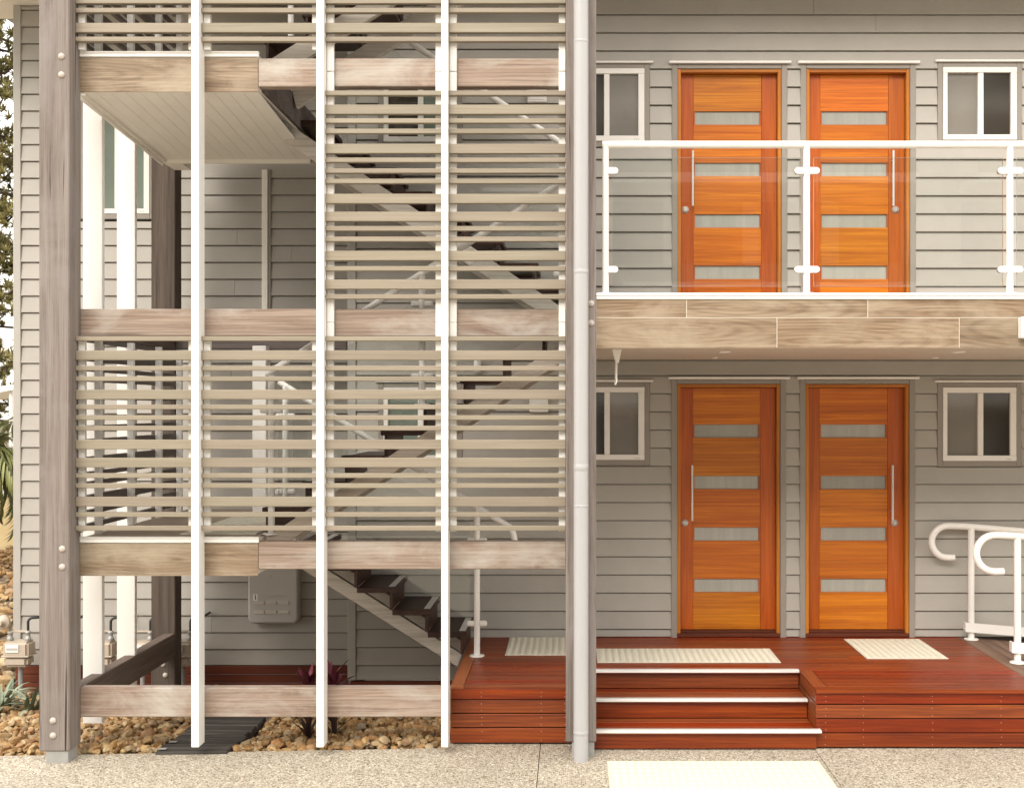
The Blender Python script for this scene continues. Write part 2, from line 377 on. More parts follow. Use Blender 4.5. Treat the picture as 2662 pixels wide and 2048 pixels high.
def aggregate():
    m, t, b = new_mat('exposed_aggregate')
    v = coords(t, (1, 1, 1), False)
    def vor(scale, feat='F1'):
        n = N(t, 'ShaderNodeTexVoronoi', feature=feat); n.inputs['Scale'].default_value = scale; t.links.new(v, n.inputs['Vector']); return n
    v1 = vor(82); v2 = vor(160)
    sep = N(t, 'ShaderNodeSeparateColor'); t.links.new(v1.outputs['Color'], sep.inputs[0])
    c1 = ramp(t, sep.outputs[0], [(0, (0.076, 0.053, 0.035)), (.2, (0.262, 0.205, 0.139)), (.42, (0.415, 0.361, 0.279)), (.66, (0.590, 0.548, 0.455)), (.84, (0.283, 0.251, 0.207)), (1, (0.743, 0.724, 0.642))])
    s2 = N(t, 'ShaderNodeSeparateColor'); t.links.new(v2.outputs['Color'], s2.inputs[0])
    c2 = ramp(t, s2.outputs[1], [(0, (0.161, 0.124, 0.084)), (.5, (0.404, 0.361, 0.286)), (1, (0.565, 0.528, 0.449))])
    k = ramp(t, v1.outputs['Distance'], [(.45, (0, 0, 0)), (.62, (1, 1, 1))])
    c = mixc(t, c1, c2, k)
    big = noise(t, v, 1.1, 5, .6)
    c = mixc(t, c, ramp(t, big, [(.3, (.80, .78, .75)), (.7, (1.08, 1.06, 1.03))]), .8, 'MULTIPLY')
    t.links.new(c, b.inputs['Base Color']); b.inputs['Roughness'].default_value = .75
    inv = N(t, 'ShaderNodeMath', operation='SUBTRACT'); inv.inputs[0].default_value = 1; t.links.new(v1.outputs['Distance'], inv.inputs[1])
    bump(t, b, inv.outputs[0], .5, .004); return m
M['aggregate'] = aggregate()
M['ground'] = paint('far_ground', (.22, .18, .12), .9, .3, 0, 0, .8)

# ------------------------------------------------------------------ levels and planes (metres)
YW = 9.358; YB = 10.064           # door wall and the wall set back behind the stair
ZD = .394; ZB = 2.97              # deck and balcony floors
ZL1 = 1.40; ZL2 = 4.595           # stair landings
XPI, XPO = -3.241, -3.437         # left posts, inner and outer faces
PX0, PX1 = -.035, .161            # right post
XC = -1.79                        # corner where the door wall starts

# ------------------------------------------------------------------ ground
def gz(x): return max(-.09, min(0, (x + .8) * .018))
ground = mesh_obj('ground', poly_mesh([(-150, -150, -.6), (150, -150, -.6), (150, 250, -.6), (-150, 250, -.6)], [[0, 1, 2, 3]], M['ground']), None, None)
tag(ground, 'bare sandy ground spreading around the building', 'ground', kind='structure')
drive = thing('driveway', (0, 5, -.1), 'pale exposed aggregate concrete driveway in front of the stair', 'driveway', kind='structure')
ed = [-12, -8.2, -5.0, -.206, 1.606, 3.42, 5.2, 9, 12]
for a, b_ in zip(ed[:-1], ed[1:]):
    y1 = 7.645 if b_ < -.9 else 8.6
    if a < -.9 < b_: segs = [(a, -.82, 7.645), (-.82, b_, 8.6)]
    else: segs = [(a, b_, y1)]
    for (p, q, yy) in segs:
        g = .0025; x0, x1 = p + (g if p == a else 0), q - (g if q == b_ else 0)
        xs = sorted({x0, x1} | {x for x in (-5.8, -.8) if x0 < x < x1})
        for ya, yb in ((-14, 4.2), (4.208, yy)):
            V = []; 
            for x in xs: V += [(x, ya, gz(x)), (x, yb, gz(x)), (x, ya, gz(x) - .1), (x, yb, gz(x) - .1)]
            Fc = []
            for i in range(len(xs) - 1):
                o = 4 * i; Fc += [[o, o + 4, o + 5, o + 1], [o + 2, o + 3, o + 7, o + 6], [o, o + 2, o + 6, o + 4], [o + 1, o + 5, o + 7, o + 3]]
            Fc += [[0, 1, 3, 2], [4 * len(xs) - 4, 4 * len(xs) - 2, 4 * len(xs) - 1, 4 * len(xs) - 3]]
            c = Vector(((x0 + x1) / 2, (ya + yb) / 2, 0))
            mesh_obj('concrete_slab', poly_mesh([Vector(v) - c for v in V], Fc, M['aggregate']), None, drive, c)
box('joint_filler', -12, 12, -14, 7.63, -.25, -.115, M['dark'], drive)

# gravel bed: soil sheet + stones
def bz(x, y):
    t_ = max(0, min(1, (y - 7.65) / 2.4))
    return gz(x) - .045 - .165 * t_ + .02 * math.sin(x * 3.1 + y * 2.3) + .015 * math.sin(x * 7.3 - y * 5.1)
bed = thing('gravel_bed', (-3, 8.7, -.1), 'bed of tan river stones below the stair and beside the post', 'gravel bed', kind='structure')
nx, ny = 60, 24
V = []; Fc = []
for i in range(nx + 1):
    for j in range(ny + 1):
        x = -6.2 + 5.42 * i / nx; y = 7.642 + 2.9 * j / ny; V.append((x + 3, y - 8.7, bz(x, y) + .1))
for i in range(nx):
    for j in range(ny):
        o = i * (ny + 1) + j; Fc.append([o, o + ny + 1, o + ny + 2, o + 1])
mesh_obj('soil', poly_mesh(V, Fc, M['soil']), None, bed, (-3, 8.7, -.1))
bmi = bmesh.new(); bmesh.ops.create_icosphere(bmi, subdivisions=2, radius=1)
ico_v = np.array([v.co[:] for v in bmi.verts]); ico_f = np.array([[v.index for v in f.verts] for f in bmi.faces]); bmi.free()
def stone_variant(k):
    rs = np.random.RandomState(k)
    v = ico_v.copy(); v *= (1 + .10 * rs.randn(len(v), 1) * .6)
    for _ in range(8):
        dvec = rs.randn(3); dvec /= np.linalg.norm(dvec); t_ = rs.uniform(.42, .8)
        h = v @ dvec; v -= np.outer(np.maximum(0, h - t_) * .97, dvec)
    return 1.25 * v * np.array([1, rs.uniform(.6, .95), rs.uniform(.5, .8)])
SV = [stone_variant(k) for k in range(10)]
SM = []
for k, v in enumerate(SV):
    me = bpy.data.meshes.new('stone'); me.from_pydata(v.tolist(), [], ico_f.tolist()); me.materials.append(M['stone'])
    me.polygons.foreach_set('use_smooth', [False] * len(me.polygons)); SM.append(me)
def rot_m(a, b_, c): return np.array(Euler((a, b_, c)).to_matrix())
stones = []
path_rect = (-2.78, -2.26, 7.55, 9.2)
def scatter(x0, x1, y0, y1, n, smin, smax, zf, lift=0):
    for _ in range(n):
        x, y = random.uniform(x0, x1), random.uniform(y0, y1)
        if path_rect[0] < x < path_rect[1] and path_rect[2] < y < path_rect[3] : continue
        s = random.uniform(smin, smax) * (1.35 if random.random() < .12 else 1)
        stones.append((x, y, zf(x, y) + s * .28 + random.uniform(0, lift), s, random.randrange(10), rot_m(random.uniform(-.4, .4), random.uniform(-.4, .4), random.uniform(0, 6.28))))
scatter(-5.6, -.83, 7.655, 8.9, 3900, .014, .033, bz, .02)
scatter(-5.6, -.83, 7.66, 8.8, 1700, .016, .037, lambda x, y: bz(x, y) + .02, .03)
scatter(-5.6, -.83, 8.8, 10.0, 1700, .022, .042, bz, .03)
scatter(-3.6, -.83, 7.66, 8.0, 260, .022, .036, lambda x, y: bz(x, y) + .035, .02)
def in_view(x, y, z):
    px = VX + x * F / y; return (-20 < px < 100) or (210 < px < 1150 and HY + (CZ - z) * F / y > 1862)
vis = sorted([s for s in stones if in_view(s[0], s[1], s[2])], key=lambda s: -s[3] / s[1] - (s[2] - bz(s[0], s[1])) * .05)
chosen = set(id(s) for s in vis[:300])
for s in vis[:300]:
    o = mesh_obj('stone', SM[s[4]], None, bed, s[:3], Matrix(s[5].tolist()).to_euler()); o.scale = (s[3],) * 3
def join_stones(name, lst, parent, loc):
    V = []; Fs = []; n = 0
    for s in lst:
        V.append((SV[s[4]] * s[3]) @ s[5].T + np.array(s[:3]) - np.array(loc)); Fs.append(ico_f + n); n += len(ico_v)
    me = bpy.data.meshes.new(name); V = np.concatenate(V); Fs = np.concatenate(Fs)
    me.from_pydata(V.tolist(), [], Fs.tolist()); me.materials.append(M['stone'])
    me.polygons.foreach_set('use_smooth', [False] * len(me.polygons))
    return link(bpy.data.objects.new(name, me), parent, loc)
tag(join_stones('loose_stones', [s for s in stones if id(s) not in chosen], bed, (-3, 8.7, -.1)), kind='stuff')

# ------------------------------------------------------------------ the building
bld = thing('apartment_building', (0, 10, 0), 'grey weatherboard apartment building with orange timber doors and a balcony', 'building')
def weatherboards(part, x0, x1, yf, zlist, pitch, zlo, zhi, openings):
    """one object per board, cut at the openings (x0,x1,z0,z1)"""
    for z in zlist:
        a, b_ = max(z, zlo), min(z + pitch, zhi)
        if b_ - a < .015: continue
        iv = [(x0, x1)]
        for (p, q, r, s) in openings:
            if r < b_ - .002 and s > a + .002:
                if s < b_ - .03 or r > a + .03:     # opening edge falls inside the board: split the board's height
                    pass
                new = []
                for (u, v) in iv:
                    if q <= u or p >= v: new.append((u, v))
                    else:
                        if p > u: new.append((u, p))
                        if q < v: new.append((q, v))
                iv = new
        parts = [(u, v, a, b_) for (u, v) in iv]
        for (p, q, r, s) in openings:               # fill above / below an opening that ends inside this board
            if r < b_ - .002 and s > a + .002:
                if s < b_ - .012: parts.append((max(p, x0), min(q, x1), s, b_))
                if r > a + .012: parts.append((max(p, x0), min(q, x1), a, r))
        cut = []
        for (u, v, c, e) in parts:
            if v - u > 2.3 and random.random() < .75:
                m_ = random.uniform(u + .6, v - .6); cut += [(u, m_ - .0012, c, e), (m_ + .0012, v, c, e)]
            else: cut.append((u, v, c, e))
        for (u, v, c, e) in cut:
            if v - u < .01: continue
            def yy(zz): return yf - .003 - .017 * (1 - (zz - z) / pitch)
            top = e - .0075
            pr = [(yf + .118, c + .0005), (yy(c) + .003, c + .0005), (yy(c), c + .004), (yy(top), top), (yf + .014, top), (yf + .014, e - .0002), (yf + .118, e - .0002)]
            prism('weatherboard', pr, u, v, M['wall'], part, 'x')
P1 = .14659; PB = .1464
def rows(z0, p, lo, hi):
    k0 = math.floor((lo - z0) / p); return [z0 + p * k for k in range(k0, math.ceil((hi - z0) / p))]

# openings of the door wall, (x0,x1,z0,z1) = outside of the architraves
def ox(px): return fx(px, YW)
def oz(py): return fz(py, YW)
doors = [  # leaf x0,x1 px; leaf bottom z; handle side; name
    (1768.5, 2018.5, .447, 'L', 'lower'), (2102.0, 2353.0, .447, 'R', 'lower'),
    (1770.0, 2021.5, .447 + 2.549, 'L', 'upper'), (2104.0, 2355.0, .447 + 2.549, 'R', 'upper')]
LH = 1.968
wins = [(1485, 1675, 1006.0, 1195), (2449, 2639.5, 1007, 1197.5), (1485, 1675, 180.5, 369), (2449.5, 2641, 177, 366), (998, 1188, 1007, 1197), (998, 1188, 180, 371)]
op_low, op_up, op_st = [], [], []
JW = .028; TW = .047
for (a, b_, z0, side, lv) in doors:
    r = (ox(a) - JW - TW, ox(b_) + JW + TW, z0 - .08, z0 + LH + JW + .04)
    (op_low if lv == 'lower' else op_up).append(r)
for i, (a, b_, y0, y1) in enumerate(wins):
    r = (ox(a) - .045, ox(b_) + .045, oz(y1) - .048, oz(y0) + .04)
    (op_low if i < 2 else op_up if i < 4 else op_st).append(r)
XR = 6.0
low = box('wall', PX0, XR, YW + .12, YW + .3, .03, 2.66, M['trim'], bld)
weatherboards(low, PX0, XR, YW, rows(.461, P1, ZD + .003, 2.637), P1, ZD + .003, 2.637, op_low)
up = box('wall', PX0, XR, YW + .121, YW + .3, 2.665, 5.8, M['trim'], bld)
weatherboards(up, PX0, XR, YW, rows(3.234, P1, ZB + .004, 5.75), P1, ZB + .004, 5.75, op_up)
stw = box('wall', XC + .101, PX0 - .002, YW + .1205, YW + .3, .03, 5.8, M['trim'], bld)
weatherboards(stw, XC + .05, PX0 - .002, YW, rows(.461, P1, .05, 5.75), P1, .05, 5.75, op_st)
box('corner_board', XC - .02, XC + .047, YW - .024, YW + .06, .05, 5.75, M['lined'], bld)
bw = box('wall', -4.85, XC - .03, YB + .12, YB + .2, .0, 5.8, M['trim'], bld)
bwin = (fx(225, YB), fx(391, YB), fz(557, YB), fz(215, YB))
weatherboards(bw, -4.79, XC - .03, YB, rows(1.175, PB, .012, 5.75), PB, .012, 5.75, [(bwin[0] - .05, bwin[1] + .05, bwin[2] - .06, bwin[3] + .05)])
box('wall', XC - .028, XC + .1, YW + .062, YB + .2, .0, 5.8, M['trim'], bld)
box('corner_board', -4.855, -4.79, YB - .026, YB + .06, .01, 5.75, M['lined'], bld)
box('wall', -4.85, -4.7, YB + .202, 16, .0, 5.8, M['trim'], bld)
box('cover_strip', fx(683, YB), fx(698, YB), YB - .03, YB - .001, ZL1, 4.32, M['cream'], bld)
box('cover_strip', fx(699, YB), fx(706, YB), YB - .024, YB - .001, ZL1, 4.32, M['trim'], bld)
for k in range(3):
    z = .006 - .075 * k
    box('skirting_board', -4.84, XC - .03, YB - .02, YB + .02, z - .07, z, M['skirt'], bld)
    box('skirting_board', XC, -.84, YW - .02, YW + .02, z + .03 - .07, z + .03, M['skirt'], bld)
# eaves
box('eave_soffit', -5.35, XC, 9.35, 10.4, 5.752, 5.80, M['cream'], bld)
box('eave_soffit', XC + .001, XR, 8.55, 10.4, 5.752, 5.80, M['soffit'], bld)
box('fascia_board', -5.37, XC, 9.32, 9.348, 5.73, 5.95, M['lined'], bld)
box('roof', -5.4, XR, 8.5, 16, 5.96, 6.1, M['galv'], bld)

def make_door(a, b_, z0, side, lv):
    x0, x1 = ox(a), ox(b_); zt = z0 + LH; yl = YW + .045     # leaf face set back in its jamb
    dr = thing('door', ((x0 + x1) / 2, YW, z0), parent=bld)
    box('jamb', x0 - JW, x0, YW - .012, YW + .10, z0 - .022, zt + JW, M['jamb_z'], dr)
    box('jamb', x1, x1 + JW, YW - .012, YW + .10, z0 - .022, zt + JW, M['jamb_z'], dr)
    box('door_head', x0 + .0005, x1 - .0005, YW - .010, YW + .10, zt, zt + JW - .001, M['jamb_x'], dr)
    box('architrave', x0 - JW - TW, x0 - JW - .0005, YW - .022, YW + .02, z0 - .062, zt + JW + .036, M['trim'], dr)
    box('architrave', x1 + JW + .0005, x1 + JW + TW, YW - .022, YW + .02, z0 - .062, zt + JW + .036, M['trim'], dr)
    box('architrave', x0 - JW + .0005, x1 + JW - .0005, YW - .021, YW + .02, zt + JW + .0005, zt + JW + .036, M['trim'], dr)
    box('flashing', x0 - .098, x1 + .104, YW - .045, YW - .002, zt + JW + .038, zt + JW + .058, M['winframe'], dr)
    box('door_sill', x0 - JW + .001, x1 + JW - .001, YW - .02, YW + .10, z0 - .05, z0 - .0225, M['sill'], dr)
    box('door_sill', x0 + .001, x1 - .001, YW + .02, YW + .10, z0 - .0222, z0 - .004, M['sill'], dr)
    sx0, sx1 = x0 + .107, x1 - .125
    if side == 'R': sx0, sx1 = x0 + .098, x1 - .13
    box('stile', x0 + .002, sx0 - .001, yl, yl + .04, z0, zt - .003, M['door_v'], dr, .0015)
    box('stile', sx1 + .001, x1 - .002, yl, yl + .04, z0, zt - .003, M['door_v'], dr, .0015)
    lh = .107; first = z0 + .303; pitch = .419
    zs = z0
    for k in range(5):
        lz = first + pitch * k if k < 4 else zt - .003
        box('rail_panel', sx0, sx1, yl + .0025, yl + .038, zs + .0005, lz - .0005, M['door_h'], dr, .0015)
        if k < 4:
            gx0, gx1 = sx0 + .012, sx1 - .012
            box('glass_pane', gx0, gx1, yl + .016, yl + .022, lz, lz + lh, M['frost'], dr, .0005)
            box('glazing_bead', sx0, gx0 - .0003, yl + .004, yl + .036, lz, lz + lh, M['door_v'], dr, .001)
            box('glazing_bead', gx1 + .0003, sx1, yl + .004, yl + .036, lz, lz + lh, M['door_v'], dr, .001)
            zs = lz + lh
    hx = x0 + .095 if side == 'L' else x1 - .104
    tube('handle', [(hx, yl - .055, z0 + .888), (hx, yl - .055, z0 + 1.338)], .0095, M['steel'], dr, 12)
    for hz in (z0 + .97, z0 + 1.26): tube('handle_mount', [(hx, yl - .055, hz), (hx, yl + .002, hz)], .006, M['steel'], dr, 10)
    kx = x0 + .04 if side == 'L' else x1 - .072
    lathe('lock', [(.029, -.010), (.0285, -.014), (.014, -.0145), (.0138, -.017)], M['steel'], dr, (kx, yl + .009, z0 + .866), 20, 'y')
    box('keyhole', kx - .001, kx + .001, yl - .0085, yl - .006, z0 + .862, z0 + .871, M['dark'], dr, .0003)
    return dr
for dd in doors: make_door(*dd)

def make_window(a, b_, y0, y1, mull, pl, pr_, yw=YW, name='window'):
    X = lambda p: fx(p, yw)
    Z = lambda p: fz(p, yw)
    x0, x1, z0, z1 = X(a), X(b_), Z(y1), Z(y0)
    wd = thing(name, ((x0 + x1) / 2, yw, z0), parent=bld)
    f = .036; yf = yw - .026
    fx0, fx1 = X(mull) , X(mull) + .044
    box('window_frame', x0, x1, yf, yw + .03, z1 - .044, z1, M['winframe'], wd)
    box('window_frame', x0, x1, yf, yw + .03, z0, z0 + .044, M['winframe'], wd)
    box('window_frame', x0 + .0005, x0 + f, yf + .001, yw + .03, z0 + .044, z1 - .044, M['winframe'], wd)
    box('window_frame', x1 - .05, x1 - .0005, yf + .001, yw + .03, z0 + .044, z1 - .044, M['winframe'], wd)
    box('mullion', fx0, fx1, yf + .004, yw + .028, z0 + .0445, z1 - .0445, M['winframe'], wd)
    box('glass_pane', x0 + f, fx0 - .0005, yw + .004, yw + .010, z0 + .044, z1 - .044, M[pl], wd, .0005)
    box('glass_pane', fx1 + .0005, x1 - .05, yw - .004, yw + .002, z0 + .044, z1 - .044, M[pr_], wd, .0005)
    t_ = .043
    box('architrave', x0 - t_, x0 - .001, yw - .020, yw + .02, z0 - .046, z1 + .038, M['trim'], wd)
    box('architrave', x1 + .001, x1 + t_, yw - .020, yw + .02, z0 - .046, z1 + .038, M['trim'], wd)
    box('architrave', x0 - .0005, x1 + .0005, yw - .019, yw + .02, z1 + .0005, z1 + .038, M['trim'], wd)
    box('architrave', x0 - .0005, x1 + .0005, yw - .019, yw + .02, z0 - .046, z0 - .0005, M['trim'], wd)
    box('flashing', x0 - .066, x1 + .07, yw - .04, yw - .002, z1 + .040, z1 + .057, M['winframe'], wd)
    for k in (.045, .06, .075): box('drain_slot', x1 - k - .006, x1 - k, yf - .0006, yf + .001, z0 + .012, z0 + .017, M['dark'], wd, .0002)
make_window(*wins[0], 1571, 'pane_dark', 'pane_screen'); make_window(*wins[1], 2540, 'pane_screen', 'pane_dark')
make_window(*wins[2], 1570, 'pane_dark', 'pane_screen'); make_window(*wins[3], 2540.5, 'pane_screen', 'pane_dark')
make_window(*wins[4], 1087, 'pane_green', 'pane_green'); make_window(*wins[5], 1087, 'pane_dark', 'pane_green')
make_window(225, 391, 215, 557, 300, 'pane_green', 'pane_green', YB)

# balcony slab, its tile fascia and soffit
bal = box('balcony_slab', PX1 + .001, XR, 7.478, YW - .001, 2.6375, ZB, M['soffit'], bld, .004)
box('balcony_floor', PX0 + .001, XR, 7.72, YW - .002, ZB + .0005, ZB + .012, M['floor'], bld)
box('balcony_slab', PX0 + .001, PX1, 7.72, YW - .001, 2.6375, ZB, M['soffit'], bld)
fa = box('fascia_backing', PX1 + .001, XR, 7.4618, 7.4775, 2.638, 2.951, M['grout'], bld, .001)
zr = (2.949, 2.833, 2.6375); g = .0022
for row, xs in ((0, [PX1 + .001, .7455, 1.917, 3.09, 4.26, XR]), (1, [PX1 + .001, 1.330, 2.509, 3.68, 4.85, XR])):
    for a, b_ in zip(xs[:-1], xs[1:]):
        box('fascia_tile', a + g, b_ - g, 7.4605, 7.4617, zr[row + 1] + (g if row == 0 else 0), zr[row] - (g if row else 0), M['tile'], fa, .0008)
box('edge_trim', PX1 + .001, XR, 7.448, 7.60, 2.9715, 2.992, M['white'], bld, .003)
box('edge_trim', PX1 + .001, XR, 7.4525, 7.459, 2.951, 2.971, M['white'], bld, .002)
for (px, py, r) in ((1883, 914, .045), (2492, 914, .045), (1858.6, 929, .026), (2431, 929, .026)):
    Y = (2.6375 - CZ) * F / (HY - py)
    dl = lathe('downlight', [(r, 0), (r, -.006), (r * .8, -.008), (r * .75, -.002)], M['winframe'], bld, (fx(px, Y), Y, 2.637), 24)
    lathe('lens', [(r * .7, 0), (r * .7, -.002)], M['frost'], dl, (fx(px, Y), Y, 2.636), 20)

# ------------------------------------------------------------------ balcony railing
rl = thing('balcony_railing', (2, 7.55, 2.992), 'white tubular balcony railing with clear glass panels above the lower doors', 'railing')
RY = 7.56; rz = 3.972
pxs = [fx(1574, RY), fx(2097, RY), fx(2625, RY), fx(2625, RY) + 1.33]
tube('top_rail', [(pxs[0] - .02, RY, rz), (XR - .5, RY, rz)], .0245, M['rail'], rl, 20)
for i, x in enumerate(pxs):
    rpo = tube('railing_post', [(x, RY, 2.993), (x, RY, rz)], .0222, M['rail'], rl, 18)
    lathe('base_plate', [(.058, 0), (.058, .006), (.05, .009), (.03, .011)], M['rail'], rpo, (x, RY, 2.9925), 24)
    for z in (fz(445, RY), fz(701, RY)):
        for s in (-1, 1):
            if i == 0 and s < 0: continue
            pts = [(x + s * .015, z - .021), (x + s * .062, z - .021)] + [(x + s * (.062 + .021 * math.sin(a)), z - .021 * math.cos(a)) for a in np.linspace(0.3, math.pi - .3, 6)] + [(x + s * .062, z + .021), (x + s * .015, z + .021)]
            prism('glass_clamp', pts, RY - .02, RY + .014, M['rail'], rpo, 'y')
gz0, gz1 = fz(744, RY), fz(411, RY)
for a, b_ in ((pxs[0] + .046, pxs[1] - .046), (pxs[1] + .046, pxs[2] - .046), (pxs[2] + .046, pxs[3] - .046)):
    gp = box('glass_panel', a, b_, RY - .005, RY + .005, gz0, gz1, M['glass'], rl, .0005)
    box('polished_edge', a, b_, RY - .004, RY + .004, gz1 + .0003, gz1 + .0015, M['glass_edge'], gp, .0002)
    box('polished_edge', a, b_, RY - .004, RY + .004, gz0 - .0015, gz0 - .0003, M['glass_edge'], gp, .0002)
    box('polished_edge', a - .0015, a - .0003, RY - .004, RY + .004, gz0, gz1, M['glass_edge'], gp, .0002)
    box('polished_edge', b_ + .0003, b_ + .0015, RY - .004, RY + .004, gz0, gz1, M['glass_edge'], gp, .0002)

# ------------------------------------------------------------------ timber posts
def timber_post(x0, x1, y0, y1, z0, z1, zg, label, bolts, mat='post'):
    p = thing('timber_post', ((x0 + x1) / 2, (y0 + y1) / 2, zg), label, 'post', 'square timber posts of the stair')
    sh = box('shaft', x0, x1, y0, y1, z0, z1, M[mat], p, .006)
    box('stirrup', x0 + .04, x1 - .012, y0 + .012, y1 - .02, zg - .02, z0 - .0005, M['galv'], p, .003)
    for bx, bzz in bolts:
        lathe('bolt', [(.021, 0), (.021, -.004), (.018, -.009), (.010, -.013), (.003, -.0145)], M['bolt'], sh, (bx, y0, bzz), 16, 'y')
    return p
PY = 7.45
timber_post(XPO, XPI, PY, 7.63, fz(1952, PY), 6.3, gz(-3.3), 'tall weathered grey timber post at the left front corner of the stair',
            [(fx(px, PY), fz(py, PY)) for px, py in ((160, 147), (160, 195), (162, 1426), (162, 1473), (138, 1872), (138, 1911))])
timber_post(PX0, PX1, PY, 7.63, fz(1928, PY), 6.3, 0, 'tall timber post with a pale downpipe in front of it',
            [(fx(px, PY), fz(py, PY)) for px, py in ((1537, 789), (1537, 840))])
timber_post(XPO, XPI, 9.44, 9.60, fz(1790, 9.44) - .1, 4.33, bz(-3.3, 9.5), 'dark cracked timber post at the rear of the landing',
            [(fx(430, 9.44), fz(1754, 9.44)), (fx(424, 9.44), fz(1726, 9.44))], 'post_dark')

# downpipe
dp = thing('downpipe', (fx(1509, 7.33), 7.345, 0), 'pale grey round downpipe running down the timber post', 'downpipe')
dx = fx(1510.5, 7.345)
tube('pipe', [(dx, 7.37, .0), (dx, 7.37, 6.2)], .0475, M['pipe'], dp, 28)
for py, h in ((107, .02), (706, .03), (1215, .045), (1315, .02), (1905, .03)):
    z = fz(py, 7.345)
    lathe('coupling', [(.0476, -h * .45), (.0483, -h * .45 + .001), (.0483, h * .45 - .001), (.0476, h * .45)], M['pipe'], dp, (dx, 7.37, z), 28)

# ------------------------------------------------------------------ timber beams
BY0, BY1 = 7.61, 7.69
def beam(x0, x1, z0, z1, label, mat='beam', y0=BY0, y1=BY1):
    b_ = box('timber_beam', x0, x1, y0, y1, z0, z1, M[mat], None, .005)
    tag(b_, label, 'beam', 'horizontal timber beams of the stair frame'); return b_
beam(XPI, -.80, .213, .406, 'pinkish timber beam just above the river stones')
beam(-2.064, PX0, 1.187, 1.370, 'timber beam beside the lower landing above the bottom stair flight')
beam(XPI, PX0, 2.722, 2.902, 'long pinkish timber beam halfway up the slatted screen')
beam(-2.064, PX0, 4.366, 4.553, 'timber beam near the top, beside the upper landing')
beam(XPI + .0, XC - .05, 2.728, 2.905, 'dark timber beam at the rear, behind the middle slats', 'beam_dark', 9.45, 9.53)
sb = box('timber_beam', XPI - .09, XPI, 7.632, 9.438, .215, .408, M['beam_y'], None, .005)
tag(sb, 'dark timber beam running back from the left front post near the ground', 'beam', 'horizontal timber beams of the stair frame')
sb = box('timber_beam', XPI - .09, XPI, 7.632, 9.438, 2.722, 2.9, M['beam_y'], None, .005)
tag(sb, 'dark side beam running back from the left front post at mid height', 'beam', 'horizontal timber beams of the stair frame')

# ------------------------------------------------------------------ white fins
FB, FT = .048, 6.25
for x0, x1, lab in ((-2.467, -2.417, 'white vertical fin nearest the left front post'), (-1.655, -1.607, 'middle one of the three white front fins'), (-.844, -.800, 'white vertical fin beside the left end of the timber deck')):
    tag(box('screen_fin', x0, x1, 7.49, BY0 - .001, FB, FT, M['white'], None, .003), lab, 'fin', 'white vertical fins of the front screen')
for y, lab in ((8.0, 'wide white fin behind the left front post'), (8.6, 'wide white fin just left of the dark rear post')):
    tag(box('screen_fin', -3.386, -3.252, y, y + .045, .063, 4.56, M['white'], None, .003), lab, 'fin', 'white vertical fins of the side screen')

# ------------------------------------------------------------------ slatted screens
SY0, SY1 = 7.537, 7.577
cols = [(XPI + .001, -2.468), (-2.416, -1.656), (-1.606, -.845), (-.799, PX0 - .001)]
def zl(lst): return [(fz(y, SY0), k) for y, k in lst]
low_rows = zl([(880, 'n'), (923.5, 'w'), (957, 'n'), (984.5, 'n'), (1025.4, 'w'), (1057.7, 'n'), (1085.4, 'n'), (1112.7, 'n'), (1155.2, 'w'), (1202.3, 'w'), (1236, 'n'), (1262.3, 'n'), (1303.8, 'w'), (1337.3, 'n'), (1372.9, 'n')])
mid_rows = zl([(242, 'n'), (284.8, 'w'), (314, 'n'), (341, 'n'), (386.5, 'w'), (416, 'n'), (444, 'n'), (471, 'n'), (516.5, 'w'), (563, 'w'), (594, 'n'), (621.5, 'n'), (664.6, 'w'), (698, 'n'), (739, 'w'), (771, 'n')])
top_rows = zl([(102, 'n'), (72.5, 'w'), (27, 'n'), (-3, 'w'), (-48, 'n'), (-76, 'n'), (-120, 'w'), (-150, 'n'), (-178, 'n'), (-222, 'w')])
colname = ['next to the left front post', 'second from the left', 'third from the left', 'next to the downpipe post']
def screen(c, rowset, rn, zb0, zb1):
    x0, x1 = cols[c]
    s = thing('slat_screen', ((x0 + x1) / 2, SY0, zb0), '%s slatted timber screen panel, %s' % (rn, colname[c]), 'screen', 'slatted screen panels on the stair front')
    for z, k in rowset:
        h = .0628 if k == 'w' else .031
        box('slat', x0, x1, SY0, SY1, z - h / 2, z + h / 2, M['slat_x'], s, .003)
    for a, b_ in ((x0 + .002, x0 + .046), (x1 - .046, x1 - .002)):
        box('batten', a, b_, SY1 + .0005, BY0 - .0015, zb0, zb1, M['white'], s, .002)
for c in range(4):
    screen(c, low_rows, 'lower', 1.44, 2.70 if c < 2 else 2.81)
    screen(c, top_rows, 'top', 4.60 if c < 2 else 4.46, FT)
for c in (2, 3): screen(c, mid_rows, 'middle', 2.812, 4.455)
def side_screen(rowset, label, z0, z1):
    s = thing('slat_screen', (-3.28, 8.5, z0), label, 'screen', 'slatted screen panels on the stair side')
    for z, k in rowset:
        h = .0628 if k == 'w' else .031
        box('slat', -3.25, -3.215, 7.635, 9.43, z - h / 2, z + h / 2, M['slat_y_shaded'], s, .003)
    for px in (250, 335, 408, 462):
        y = 3.2 * F / (VX - px)
        box('batten', -3.214, -3.17, y, y + .04, z0, z1, M['white'], s, .002)
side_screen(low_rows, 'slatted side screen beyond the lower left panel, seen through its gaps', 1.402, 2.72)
side_screen(top_rows, 'slatted side screen above the upper landing, seen from below', 4.60, FT)

